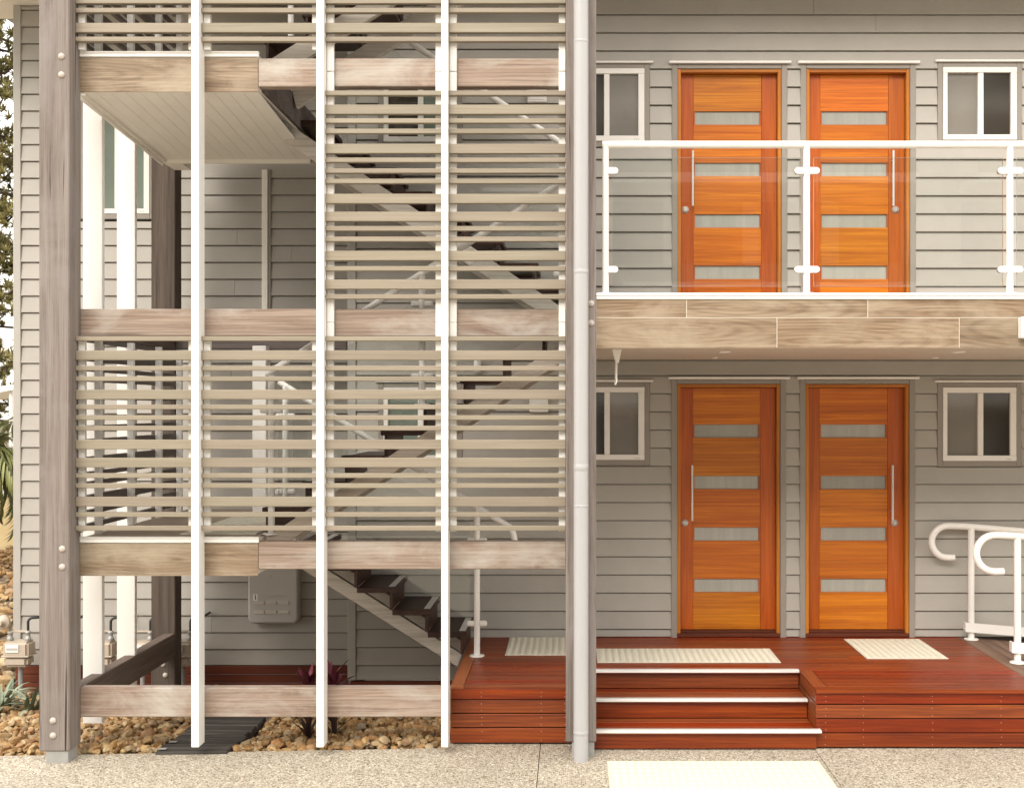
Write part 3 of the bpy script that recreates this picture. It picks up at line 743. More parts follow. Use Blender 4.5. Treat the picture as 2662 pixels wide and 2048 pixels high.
# ------------------------------------------------------------------ stair landings
def landing(zf, fas, trim, label, lower):
    l = thing('stair_landing', (-2.7, 8.5, zf - .3), label, 'landing', 'stair landings at the left')
    x0 = XPI + .001; x1 = -2.066
    box('fascia_tile', x0, -2.469, 7.6105, 7.62, fas[1], fas[0], M['tile'], l, .001)
    box('fascia_tile', -2.4685, x1, 7.6105, 7.62, fas[1], fas[0], M['tile'], l, .001)
    box('edge_trim', x0, x1 + .006, 7.6015, 7.64, trim[0] - .012, trim[0], M['white'], l, .002)
    box('edge_trim', x0, x1 + .006, 7.606, 7.6095, trim[1], trim[0] - .014, M['white'], l, .001)
    box('slab', x0, x1, 7.6205, 9.43, fas[1] + .012, zf - .008, M['cream'], l)
    box('slab', x0 + .02, x1, 9.4305, 9.7, fas[1] + .012, zf - .008, M['cream'], l)
    box('floor_tile', x0 + .03, x1 - .001, 7.6405, 9.43, zf - .0075, zf + .002, M['floor'], l)
    box('floor_tile', x0 + .03, x1 - .001, 9.434, 9.7, zf - .0075, zf + .002, M['floor'], l)
    if not lower:
        zs = fas[1] + .0005; sl_ = .115 / 1.53
        yA, yB = 7.622, 9.15; xl, xr = -3.24, -2.068; n = 12
        def sz(y): return zs - sl_ * (y - yA)
        for k in range(n):
            a, b_ = xl + (xr - xl) * (k / n) + .0013, xl + (xr - xl) * ((k + 1) / n) - .0013
            prism('soffit_board', [(yA, sz(yA)), (yB, sz(yB)), (yB, sz(yB) + .01), (yA, sz(yA) + .01)], a, b_, M['cream'], l, 'x')
        prism('backing_sheet', [(yA, sz(yA) + .0105), (yB, sz(yB) + .0105), (yB, sz(yB) + .02), (yA, sz(yA) + .0108)], xl, xr, M['trim'], l, 'x')
        for xa, xb, dz in ((-3.239, -3.215, .022), (-3.2505, -3.2395, .045)):
            prism('cornice', [(yA, sz(yA) - dz), (yB + .02, sz(yB + .02) - dz), (yB + .02, sz(yB + .02) - .0005), (yA, sz(yA) - .0005)], xa, xb, M['cream'], l, 'x')
        box('cornice', -3.24, xr, 9.1505, 9.175, sz(yB) - .03, sz(yB) + .03, M['cream'], l)
        box('cornice', -3.24, -3.10, 9.176, 9.43, sz(yB) - .028, sz(yB) + .028, M['cream'], l)
        box('edge_board', xr + .002, xr + .03, 7.7, 9.6, zs + .02, zs + .23, M['beam_dark'], l)
    return l
landing(ZL1, (1.356, 1.143), (1.401, 1.363), 'lower stair landing with a brown wood-look tile edge and white trim', True)
landing(ZL2, (4.555, 4.332), (4.598, 4.563), 'upper stair landing with a cream boarded underside', False)

# ------------------------------------------------------------------ stair flights
GO = .267
def flight(xn, zstart, n, rise, direction, y0, y1, label, smat='stringer', inset=.13, th=.118):
    """xn: nosing of the first tread; direction -1 climbs to the left"""
    f = thing('stair_flight', (xn, (y0 + y1) / 2, zstart), label, 'stairs', 'flights of the open stair')
    for k in range(1, n + 1):
        x = xn + direction * GO * (k - 1); z = zstart + rise * k
        a, b_ = (x, x + direction * (GO + .025))
        if k < n:
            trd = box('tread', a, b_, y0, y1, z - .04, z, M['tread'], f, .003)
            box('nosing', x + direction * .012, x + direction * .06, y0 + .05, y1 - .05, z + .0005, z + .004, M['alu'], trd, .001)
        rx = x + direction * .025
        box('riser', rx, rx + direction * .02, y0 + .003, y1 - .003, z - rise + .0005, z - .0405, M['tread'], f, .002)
    def nl(x): return zstart + rise + (x - xn) * direction * rise / GO
    xa, xb = xn + direction * .045, xn + direction * (GO * (n - 1) + .02)
    off = .222
    for ys in (y0 + inset, y1 - .12):
        A = (xa, nl(xa) - off); B = (xb, nl(xb) - off); C = (xb, nl(xb) - off - th); D = (xa + direction * .035, nl(xa + direction * .035) - off - th)
        prism('stringer', [A, B, C, D], ys, ys + .05, M[smat], f, 'y', .003)
    return f
R1, R2, R3 = (ZL1 - ZD) / 6, (ZB + .012 - ZL1) / 9, (ZL2 - ZB - .012) / 9
flight(-.789, ZD, 6, R1, -1, 8.69, 9.33, 'bottom stair flight with dark treads rising left from the deck', 'stringer_pale')
flight(-2.09, ZL1, 9, R2, 1, 7.80, 8.56, 'stair flight rising right from the lower landing to the balcony', 'stringer', -.055, .13)
flight(.02, ZB + .012, 9, R3, -1, 8.69, 9.33, 'stair flight rising left from the balcony to the upper landing', 'stringer_pale', -.06, .15)
flight(-2.09, ZL2, 6, R1, 1, 7.80, 8.56, 'topmost stair flight rising right from the upper landing', 'stringer_pale', -.06, .15)

def stair_railing(path, Y, newels, glassq, label, clamps=True):
    r = thing('stair_railing', (newels[0][0], Y, newels[0][1]), label, 'railing', 'white tubular stair railings with glass')
    tube('handrail', fillet([(x, Y, z) for x, z in path], .09), .0225, M['rail'], r, 16)
    for (x, z0, z1) in newels:
        nw = tube('newel_post', [(x, Y, z0), (x, Y, z1)], .0225, M['rail'], r, 16)
        lathe('base_plate', [(.056, 0), (.056, .006), (.045, .009), (.03, .010)], M['rail'], nw, (x, Y, z0), 24)
        for t_ in (.22, .78):
            z = z0 + (z1 - z0) * t_
            for s in (-1, 1): box('glass_clamp', x + s * .015, x + s * .075, Y - .02, Y + .014, z - .021, z + .021, M['rail'], nw, .012)
    prism('glass_panel', glassq, Y - .005, Y + .005, M['glass'], r, 'y')
    for i in range(len(glassq)):
        pass
    return r
stair_railing([(-2.19, 2.446), (-.715, 1.515), (-.44, 1.345), (-.41, 1.18)], 8.645, [(-.706, ZD, 1.50), (-2.14, ZL1, 2.41)],
              [(-2.08, 2.22), (-2.08, 1.52), (-.76, .66), (-.76, 1.38)], 'railing with clear glass on the bottom stair flight')
stair_railing([(-2.05, 2.475), (-.0, 3.81)], 7.775, [(-2.02, ZL1, 2.47), (-1.005, 2.27, 3.14)],
              [(-1.97, 2.36), (-1.97, 1.62), (-.06, 2.86), (-.06, 3.62)], 'railing with clear glass on the flight up to the balcony')
stair_railing([(-2.1, 5.585), (-.03, 4.20)], 8.645, [(-.06, ZB + .012, 4.19), (-2.1, ZL2, 5.57)],
              [(-2.05, 5.40), (-2.05, 4.80), (-.11, 3.45), (-.11, 4.12)], 'railing with clear glass on the flight up from the balcony')
wp = box('white_post', -2.57, -2.46, 9.30, 9.41, ZL1 + .002, 2.75, M['white'], None, .004)
tag(wp, 'square white post standing on the lower landing behind the slats', 'post')

# ------------------------------------------------------------------ timber deck
dk = thing('timber_deck', (1.5, 8.6, 0), 'reddish merbau timber deck in front of the doors', 'deck')
DX0, DX1 = -.808, 3.25; SX0, SX1 = .06, 1.615; th = .022
yl0, yr0, yst = 7.72, 7.60, 8.152
bw_ = .0885; gp_ = .0062
# border boards
box('border_board', DX0, DX0 + .088, yl0, YW - .004, ZD - th, ZD, M['deck_y'], dk, .002)
box('border_board', SX1, SX1 + .09, yr0 + bw_ + .003, yst + .02, ZD - th, ZD, M['deck_y'], dk, .002)
box('border_board', DX1 - .12, DX1, yr0, YW - .004, ZD - th, ZD, M['deck_worn'], dk, .002)
prism('border_board', [(SX1 - .0, yr0), (DX1 - .122, yr0), (DX1 - .122, yr0 + bw_), (SX1 + .0, yr0 + bw_)], ZD - th, ZD, M['deck'], dk, 'z')
y = yr0 + bw_ + gp_
while y < YW - .02:
    y1 = min(y + bw_, YW - .004)
    def run(a, b_):
        cuts = [a, b_]
        if b_ - a > 2.2: cuts = [a, random.uniform(a + .7, b_ - .7), b_]
        for p, q in zip(cuts[:-1], cuts[1:]): box('deck_board', p + .001, q - .001, y, y1, ZD - th, ZD, M['deck'], dk, .0025)
    if y < yst - .03:
        run(SX1 + .092, DX1 - .122)
        if y > yl0 - .02: run(DX0 + .09, SX0 - .0)
    else: run(DX0 + .09, DX1 - .122)
    y += bw_ + gp_
box('deck_board', DX0 + .09, SX0, yl0, 7.785, ZD - th, ZD, M['deck'], dk, .0025)
box('deck_frame', DX0 + .02, SX0 - .02, yl0 + .03, 9.3, .02, ZD - th - .002, M['dark'], dk)
box('deck_frame', SX0 - .01, SX1 + .02, yst + .06, 9.3, .02, ZD - th - .002, M['dark'], dk)
box('deck_frame', SX1 + .03, DX1 - .02, yr0 + .05, 9.3, .02, ZD - th - .002, M['dark'], dk)
lz = [ZD - th - .001, .295, .203, .109, .004]
for a, b_ in zip(lz[:-1], lz[1:]):
    box('fascia_board', DX0, SX0, yl0 + .0, yl0 + .02, b_ + .007, a, M['deck'], dk, .0025)
    box('fascia_board', DX0 + .001, DX0 + .02, yl0 + .021, 9.34, b_ + .003, a, M['deck_y'], dk, .0025)
rz_ = [.3695, .289, .195, .101, .004]
for a, b_ in zip(rz_[:-1], rz_[1:]):
    box('fascia_board', SX1 + .002, DX1, 7.622, 7.642, b_ + .007, a, M['deck'], dk, .0025)
    if a > .11: box('fascia_board', SX1 + .003, SX1 + .022, 7.643, yst + .05, b_ + .007, a, M['deck_y'], dk, .0025)
# nail heads, tiny and many
V = []; Fc = []
def nail(x, y, z, nrm):
    o = len(V); r = .0024
    for i in range(6):
        a = i * math.pi / 3
        p = (x + r * math.cos(a), y, z + r * math.sin(a)) if nrm == 'y' else (x + r * math.cos(a), y + r * math.sin(a), z)
        V.append(p)
    Fc.append(list(range(o, o + 6)))
for x in (1.68, 1.93, 2.385, 2.84):
    for a, b_ in zip(rz_[:-1], rz_[1:]):
        for z in (a - .022, b_ + .025): nail(x + random.uniform(-.003, .003), 7.6213, z, 'y')
for x in (-.60, -.2, -.04):
    for a, b_ in zip(lz[:-1], lz[1:]):
        for z in (a - .022, b_ + .025): nail(x + random.uniform(-.003, .003), 7.7193, z, 'y')
for x in (-.4, .1, .55, 1.0, 1.45, 1.9, 2.385, 2.84):
    yy = 8.25
    while yy < 9.3: nail(x, yy, ZD + .0006, 'z'); nail(x, yy + .045, ZD + .0006, 'z'); yy += bw_ + gp_
c0 = Vector((1.5, 8.6, 0))
tag(mesh_obj('nail_heads', poly_mesh([Vector(v) - c0 for v in V], Fc, M['steel']), None, dk, c0), kind='stuff')

# steps cut into the deck
st = thing('deck_steps', (.85, 7.9, 0), 'three low merbau steps with white metal nosings up to the deck', 'steps')
Ys = [7.568, 7.858, 8.152]; Zs = [.131, .263, .394]
for k in range(3):
    ynos, z = Ys[k], Zs[k]; zlow = Zs[k - 1] if k else .006
    box('riser_board', SX0, SX1 - .002 if k else SX1 + .0, ynos + .03, ynos + .05, zlow + .002, z - .0225, M['deck'], st, .002)
    yend = Ys[k + 1] + .029 if k < 2 else ynos + .075
    ws = (yend - ynos - .0) / (3 if k < 2 else 1)
    for j in range(3 if k < 2 else 1):
        xe = SX1 + (-.002 if not (k == 0 and j == 0) else .03)
        box('tread_board', SX0, xe, ynos + ws * j + .002, ynos + ws * (j + 1) - .002, z - .022, z, M['deck'], st, .0025)
    xe = SX1 - .004 if k else SX1 + .028
    box('nosing', SX0 + .002, xe, ynos - .004, ynos + .045, z + .0005, z + .006, M['alu'], st, .0015)
    box('nosing_lip', SX0 + .002, xe, ynos - .0045, ynos + .001, z - .012, z + .0004, M['alu'], st, .0008)

# ------------------------------------------------------------------ tactile mats
def tactile(x0, x1, y0, y1, z, label):
    t_ = thing('tactile_mat', ((x0 + x1) / 2, (y0 + y1) / 2, z), label, 'mat', 'cream tactile warning mats')
    box('base_sheet', x0, x1, y0, y1, z + .0005, z + .006, M['tactile'], t_, .0015)
    V = []; Fc = []; p = .05
    nx_, ny_ = int((x1 - x0) / p), int((y1 - y0) / p)
    ox_, oy_ = (x1 - x0 - (nx_ - 1) * p) / 2, (y1 - y0 - (ny_ - 1) * p) / 2
    c = Vector(((x0 + x1) / 2, (y0 + y1) / 2, z))
    for i in range(nx_):
        for j in range(ny_):
            cx, cy = x0 + ox_ + i * p - c.x, y0 + oy_ + j * p - c.y; o = len(V)
            for (r, h) in ((.0205, .0058), (.0175, .0088), (.0125, .0106)):
                for k in range(10): V.append((cx + r * math.cos(k * .62832), cy + r * math.sin(k * .62832), h))
            for q in range(2):
                for k in range(10): Fc.append([o + q * 10 + k, o + q * 10 + (k + 1) % 10, o + q * 10 + 10 + (k + 1) % 10, o + q * 10 + 10 + k])
            Fc.append([o + 20 + k for k in range(10)])
    me = poly_mesh(V, Fc, M['tactile']); me.polygons.foreach_set('use_smooth', [True] * len(me.polygons))
    tag(mesh_obj('raised_domes', me, None, t_, c), kind='stuff')
tactile(.19, 1.528, 8.40, 8.885, ZD, 'long cream tactile mat at the top of the deck steps')
tactile(2.185, 2.79, 8.53, 9.255, ZD, 'square cream tactile mat on the deck left of the ramp rails')
tactile(-.497, .105, 8.65, 9.32, ZD, 'cream tactile mat on the deck behind the downpipe post')
tactile(-2.62, -2.11, 7.72, 8.92, ZL1 + .0022, 'cream tactile mat on the lower stair landing behind the slats')
tactile(.228, 1.575, 6.74, 7.345, .0, 'long cream tactile mat on the concrete in front of the steps')

# ------------------------------------------------------------------ ramp and its rails
rp = thing('ramp', (4, 8.85, 0), 'weathered timber ramp leaving the right end of the deck', 'ramp')
def rzv(x): return ZD - max(0, x - DX1) / 12
for k in range(22):
    a = DX1 + .003 + k * .0945; b_ = a + .09
    prism('ramp_board', [(a, rzv(a)), (b_, rzv(b_)), (b_, rzv(b_) - .022), (a, rzv(a) - .022)], 8.36, 9.335, M['deck_worn'], rp, 'y')
for yy in (8.38, 9.27):
    prism('joist', [(DX1 + .002, ZD - .024), (DX1 + 2.08, rzv(DX1 + 2.08) - .024), (DX1 + 2.08, .0), (DX1 + .002, .0)], yy, yy + .04, M['beam_dark'], rp, 'y')
def ramp_rail(Y, xl, Rr, ztop, xend, xpost, zk0, zk1, xk, label):
    r = thing('ramp_rail', (xpost, Y, ZD), label, 'handrail', 'white tubular ramp rails')
    zc = ztop - Rr; xc = xl + Rr
    sl_ = 1 / 12
    pts = [(xend, Y, zc - Rr + .002), (xc + .01, Y, zc - Rr)]
    pts += [(xc - Rr * math.sin(a), Y, zc - Rr * math.cos(a)) for a in np.linspace(.15, math.pi - .15, 14)]
    xe = xpost + 1.9
    pts += [(xc + .02, Y, ztop), (xpost - .05, Y, ztop - .004), (xe, Y, ztop - (xe - xpost) * sl_)]
    tube('handrail', pts, .0262, M['rail'], r, 18)
    for i, x in enumerate((xpost, xpost + 1.7)):
        zb_ = rzv(x)
        rpo = tube('rail_post', [(x, Y, zb_), (x, Y, ztop - max(0, x - xpost) * sl_)], .0252, M['rail'], r, 18)
        lathe('base_plate', [(.056, 0), (.056, .006), (.05, .009), (.03, .011)], M['rail'], rpo, (x, Y, zb_ + .0005), 24)
    prism('kick_rail', [(xk, zk1), (xe, zk1 - (xe - xk) * sl_), (xe, zk0 - (xe - xk) * sl_), (xk, zk0)], Y - .034, Y - .028, M['rail'], r, 'y')
    box('kick_rail_end', xk - .001, xk + .012, Y - .0278, Y + .02, zk0 + .001, zk1 - .001, M['rail'], r)
ramp_rail(9.262, 2.893, .127, 1.303, 3.075, 3.21, .46, .535, 3.155, 'white ramp handrail with a curled end close to the wall')
ramp_rail(8.41, 2.952, .133, 1.323, 3.15, 3.252, .473, .552, 3.2, 'white ramp handrail with a curled end, nearer the camera')

# ------------------------------------------------------------------ small fittings
mb = thing('meter_box', (fx(711, YB), YB, .38), 'rounded grey wall box with six small buttons and a number 1 sticker', 'wall box')
x0, x1, z0, z1 = fx(645, 9.95), fx(776, 9.95), fz(1620, 9.95), fz(1445, 9.95)
def rrect(hx, hz, r, n=6):
    o = []
    for cx, cz, a0 in ((hx - r, hz - r, 0), (-hx + r, hz - r, 90), (-hx + r, -hz + r, 180), (hx - r, -hz + r, 270)):
        for k in range(n + 1): a = R(a0 + 90 * k / n); o.append((cx + r * math.cos(a), cz + r * math.sin(a)))
    return o
V = []; Fc = []; hx_, hz_ = (x1 - x0) / 2, (z1 - z0) / 2
lay = [(0, .055), (0, -.035), (.003, -.045), (.010, -.052), (.020, -.055)]
for ins, yy in lay: V += [(px_, yy, pz_) for px_, pz_ in rrect(hx_ - ins, hz_ - ins, .05 - ins)]
n_ = len(V) // len(lay)
for q in range(len(lay) - 1):
    for k in range(n_): Fc.append([q * n_ + k, q * n_ + (k + 1) % n_, (q + 1) * n_ + (k + 1) % n_, (q + 1) * n_ + k])
Fc.append([(len(lay) - 1) * n_ + k for k in range(n_)])
me = poly_mesh(V, Fc, M['boxgrey']); me.polygons.foreach_set('use_smooth', [len(p.vertices) == 4 for p in me.polygons])
mesh_obj('case', me, None, mb, ((x0 + x1) / 2, YB - .073, (z0 + z1) / 2), None)
yf = YB - .073 - .055
for py in (1566.7, 1591):
    for px in (673.8, 705.4, 737.5):
        box('button', fx(px - 13.5, yf), fx(px + 13.5, yf), yf - .008, yf + .003, fz(py + 4.6, yf), fz(py - 4.6, yf), M['button'], mb, .002)
for k in range(14):
    px = 682 + k * 4.6; box('vent_slot', fx(px, yf), fx(px + 1.5, yf), yf - .0015, yf + .002, fz(1553, yf), fz(1545, yf), M['boxgrey'], mb, .0003)
box('sticker', fx(658, yf), fx(670, yf), yf - .0012, yf + .001, fz(1561, yf), fz(1544, yf), M['label'], mb, .0003)
cu = bpy.data.curves.new('num', 'FONT'); cu.body = '1'; cu.size = .055; cu.align_x = 'CENTER'; cu.align_y = 'CENTER'; cu.extrude = .0003; cu.offset = .0012
stk_ = [o for o in mb.children if o.name.startswith('sticker')][0]
tmp = bpy.data.objects.new('tmp', cu); scene.collection.objects.link(tmp)
dg = bpy.context.evaluated_depsgraph_get(); me = bpy.data.meshes.new_from_object(tmp.evaluated_get(dg)); bpy.data.objects.remove(tmp)
me.materials.clear(); me.materials.append(M['dark'])
mesh_obj('digit', me, None, stk_, (fx(664, yf), yf - .0022, fz(1552.5, yf)), (R(90), 0, 0))
lathe('knob', [(.008, 0), (.008, -.006), (.005, -.007)], M['boxgrey'], mb, (fx(704, yf), yf + .001, fz(1497, yf)), 12, 'y')

def wall_box(px0, px1, py0, py1, label):
    wb = thing('wall_box', (fx((px0 + px1) / 2, YW), YW - .03, fz(py1, YW)), label, 'wall box')
    box('body', fx(px0, YW), fx(px1, YW), YW - .06, YW - .012, fz(py1, YW), fz(py0, YW), M['winframe'], wb, .005)
    box('cover', fx(px0 + 5, YW), fx(px1 - 5, YW), YW - .065, YW - .0605, fz(py1 - 6, YW), fz(py0 + 5, YW), M['white'], wb, .002)
wall_box(1371, 1421, 233, 271, 'small white electrical box high on the wall behind the stair')
wall_box(1377, 1425, 1033, 1071, 'small white electrical box on the wall low behind the slats')
wlt = thing('wall_light', (fx(1243, YW), YW - .05, fz(967, YW)), 'small pale cylinder wall light behind the middle beam', 'lamp')
lathe('shade', [(.027, 0), (.03, .002), (.03, .095), (.027, .097)], M['winframe'], wlt, (fx(1243, YW), YW - .06, fz(967, YW)), 20)
box('bracket', fx(1240, YW), fx(1246, YW), YW - .032, YW - .01, fz(957, YW), fz(948, YW), M['winframe'], wlt)
# bracket with a hanging rod under the balcony
YH = 7.66
hk = thing('soffit_sensor', (fx(1603, YH), YH, 2.6375), 'pale bracket with a thin hanging rod under the balcony', 'sensor')
X = lambda p: fx(p, YH)
Zh = lambda p: fz(p, YH)
prism('bracket', [(X(1591), 2.637), (X(1616), 2.637), (X(1614), 2.622), (X(1608.5), Zh(943)), (X(1600), Zh(943)), (X(1592), 2.622)], YH - .03, YH + .03, M['cream'], hk, 'y', .002)
tube('rod', [(X(1603), YH, Zh(942)), (X(1603), YH, Zh(993)), (X(1600), YH - .01, Zh(999))], .0045, M['cream'], hk, 10)
tube('rod', [(X(1600), YH + .01, Zh(942)), (X(1599.5), YH + .01, Zh(985)), (X(1598.5), YH, Zh(1001))], .003, M['cream'], hk, 8)
wl2 = thing('fascia_light', (3.02, 7.42, 2.75), 'white box light on the balcony edge, cut by the right image border', 'lamp')
box('housing', fx(2652, 7.42), fx(2652, 7.42) + .16, 7.395, 7.4595, fz(880, 7.42), fz(824, 7.42), M['white'], wl2, .006)
box('diffuser', fx(2652, 7.42) + .012, fx(2652, 7.42) + .148, 7.388, 7.3945, fz(876, 7.42), fz(828, 7.42), M['winframe'], wl2, .003)

# ------------------------------------------------------------------ sleeper path
sp = thing('sleeper_path', (-2.5, 8, -.08), 'path of black weathered sleepers between the river stones', 'path')
y = 7.60
for k in range(8):
    wdt = .118; z = bz(-2.5, y) + .075 - .01 * k * .0
    x0 = -2.76 + random.uniform(-.02, .02); x1 = -2.275 + random.uniform(-.02, .02)
    o = box('sleeper', x0, x1, y, y + wdt, z - .06, z + random.uniform(-.004, .006), M['sleeper'], sp, .009, (0, random.uniform(-.012, .012), random.uniform(-.02, .02)))
    if k in (0, 2): box('metal_clip', x0 + .012, x0 + .065, y + .02, y + .05, z + .012, z + .0145, M['galv'], o, .001)
    y += wdt + .012

# ------------------------------------------------------------------ gas meters
YG = 9.78
pos = ['cut by the left image border', 'hidden behind the left front post', 'behind the first wide white fin', 'left of the dark rear post', 'right of the dark rear post']
for k, px in enumerate((50, 157, 265, 368, 472)):
    x = fx(px, YG); gb = bz(x, YG)
    z0, z1 = fz(1729, YG), fz(1664, YG); zm = z0 + .09
    g_ = thing('gas_meter', (x, YG, gb), 'beige gas meter on a pipe stand, ' + pos[k], 'gas meter', 'gas meters along the wall')
    def rb(name, hw, hd, za, zb_, m_, bev):
        bm = bmesh.new(); bmesh.ops.create_cube(bm, size=1)
        for v in bm.verts: v.co = Vector((v.co.x * hw * 2, v.co.y * hd * 2, v.co.z * (zb_ - za)))
        bmesh.ops.bevel(bm, geom=bm.edges[:], offset=bev, segments=3, affect='EDGES')
        me = bpy.data.meshes.new(name); bm.to_mesh(me); bm.free(); me.materials.append(m_)
        return mesh_obj(name, me, None, g_, (x, YG, (za + zb_) / 2))
    rb('lower_case', .10, .075, z0, zm, M['meter'], .022)
    rb('upper_case', .108, .08, zm - .01, z1, M['meter'], .02)
    box('flange', x - .116, x + .116, YG - .086, YG + .086, zm - .006, zm + .008, M['meter'], g_, .004)
    dl = box('dial', x - .075, x + .035, YG - .088, YG - .081, zm + .035, zm + .10, M['label'], g_, .003)
    box('dial_window', x - .068, x + .028, YG - .0895, YG - .0882, zm + .055, zm + .075, M['boxgrey'], dl, .0005)
    for sx in (-.075, .075):
        lathe('union', [(.016, 0), (.026, .004), (.026, .03), (.018, .036), (.018, .06), (.023, .064), (.023, .08), (.013, .085)], M['galv'], g_, (x + sx, YG, z1 - .004), 12)
    box('manifold', x - .09, x + .09, YG - .012, YG + .012, z1 + .068, z1 + .085, M['meter'], g_, .004)
    tube('outlet_pipe', fillet([(x + .075, YG, z1 + .08), (x + .075, YG, z1 + .19), (x + .16, YG + .03, z1 + .19), (x + .16, YB - .03, z1 + .19)], .035, 6), .011, M['copper'], g_, 10)
    if k == 0:
        lathe('regulator', [(.018, -.07), (.02, -.066), (.022, -.03), (.055, -.024), (.062, -.02), (.062, .004), (.05, .01), (.03, .04)], M['meter'], g_, (x - .12, YG - .03, z1 + .16), 24, 'y')
        tube('inlet_pipe', [(x - .075, YG, z1 + .07), (x - .075, YG, z1 + .14)], .014, M['galv'], g_, 10)
    else:
        tube('inlet_pipe', fillet([(x - .075, YG, z1 + .07), (x - .075, YG, z1 + .12), (x - .16, YG, z1 + .12)], .03, 5), .012, M['meter'], g_, 10)
    tube('stand', [(x + .0, YG + .03, gb - .05), (x + .0, YG + .03, z0 + .01)], .022, M['galv'], g_, 12)

# ------------------------------------------------------------------ plants
def blade(V, Fc, p, az, el, L, wd, droop, n=7, twist=0):
    """one arching leaf as a folded strip with a midrib"""
    o = len(V); pos_ = Vector(p); e = el
    dirx = Vector((math.cos(az), math.sin(az), 0)); side = Vector((-math.sin(az), math.cos(az), 0))
    for i in range(n + 1):
        t_ = i / n; ww = wd * (math.sin(math.pi * min(1, t_ * .92 + .10)) ** .75) * (1 - .1 * t_)
        dv = dirx * math.cos(e) + Vector((0, 0, 1)) * math.sin(e)
        up_ = dirx * -math.sin(e) + Vector((0, 0, 1)) * math.cos(e)
        V += [pos_ - side * ww + up_ * ww * .35, pos_.copy(), pos_ + side * ww + up_ * ww * .35]
        pos_ = pos_ + dv * (L / n); e -= droop / n
    for i in range(n):
        a = o + 3 * i; Fc += [[a, a + 1, a + 4, a + 3], [a + 1, a + 2, a + 5, a + 4]]
def leaf_obj(name, V, Fc, mat, parent, loc):
    loc = Vector(loc); me = bpy.data.meshes.new(name); me.from_pydata([tuple(Vector(v) - loc) for v in V], [], Fc); me.materials.append(mat)
    me.polygons.foreach_set('use_smooth', [True] * len(me.polygons)); return link(bpy.data.objects.new(name, me), parent, loc)
rg = random.Random(5)
for i, (px, Y, h, lab) in enumerate(((800, 7.93, .44, 'dark red cordyline plant rising behind the bottom beam, the left one'), (868, 8.05, .42, 'red cordyline plant partly behind the middle white fin'))):
    x = fx(px, Y); zb_ = bz(x, Y)
    c = thing('cordyline', (x, Y, zb_), lab, 'plant', 'red leaved plants among the stones')
    tube('stem', [(x, Y, zb_ - .03), (x + .01, Y + .01, zb_ + h * .5), (x - .01, Y, zb_ + h)], .016, M['cordy_dark'], c, 8, .6)
    V, Fc = [], []
    for k in range(17): blade(V, Fc, (x, Y, zb_ + h * rg.uniform(.75, 1)), rg.uniform(0, 6.28), rg.uniform(.55, 1.45), rg.uniform(.17, .27), rg.uniform(.016, .028), rg.uniform(.3, 1.1))
    leaf_obj('leaves', V, Fc, M['cordy'], c, (x, Y, zb_ + h))
    V, Fc = [], []
    for k in range(15): blade(V, Fc, (x, Y, zb_ + h * rg.uniform(.02, .35)), rg.uniform(0, 6.28), rg.uniform(.7, 1.4), rg.uniform(.16, .3), rg.uniform(.008, .015), rg.uniform(.2, .8))
    leaf_obj('lower_leaves', V, Fc, M['cordy_dark'], c, (x, Y, zb_))
for i, (px, Y, n, lab) in enumerate(((12, 9.35, 26, 'strap-leaved plant under the gas meter at the left image border'), (84, 9.2, 15, 'pale strap-leaved plant beside the left front post'))):
    x = fx(px, Y); zb_ = bz(x, Y)
    c = thing('strap_plant', (x, Y, zb_), lab, 'plant', 'strap leaved plants by the gas meters')
    V, Fc = [], []
    for k in range(n): blade(V, Fc, (x + rg.uniform(-.05, .05), Y + rg.uniform(-.05, .05), zb_), rg.uniform(0, 6.28), rg.uniform(.7, 1.45), rg.uniform(.22, .42), rg.uniform(.012, .026), rg.uniform(.7, 1.9))
    leaf_obj('leaves', V, Fc, M['strap'], c, (x, Y, zb_))
# palm beyond the corner
Yp = 15.0; xp = fx(-40, Yp)
pm = thing('palm_tree', (xp, Yp, .1), 'palm with drooping green fronds beyond the corner of the building', 'palm')
tube('trunk', [(xp, Yp, -.3), (xp + .05, Yp, .9), (xp, Yp, 1.9)], .12, M['bark'], pm, 12, .8)
V, Fc = [], []
for k in range(44):
    az = rg.uniform(0, 6.28); el = rg.uniform(-.7, 1.2); L = rg.uniform(.9, 1.4); base = Vector((xp, Yp, 1.75)); e = el
    pos_ = base.copy()
    for i in range(14):
        dv = Vector((math.cos(az) * math.cos(e), math.sin(az) * math.cos(e), math.sin(e)))
        for s in (-1, 1): blade(V, Fc, pos_, az + s * rg.uniform(.5, .9), e - .15, .40 * (1 - .5 * i / 14), .018, .8, 4)
        pos_ = pos_ + dv * (L / 14); e -= 1.5 / 14
leaf_obj('fronds', V, Fc, M['palm'], pm, (xp, Yp, 1.75))
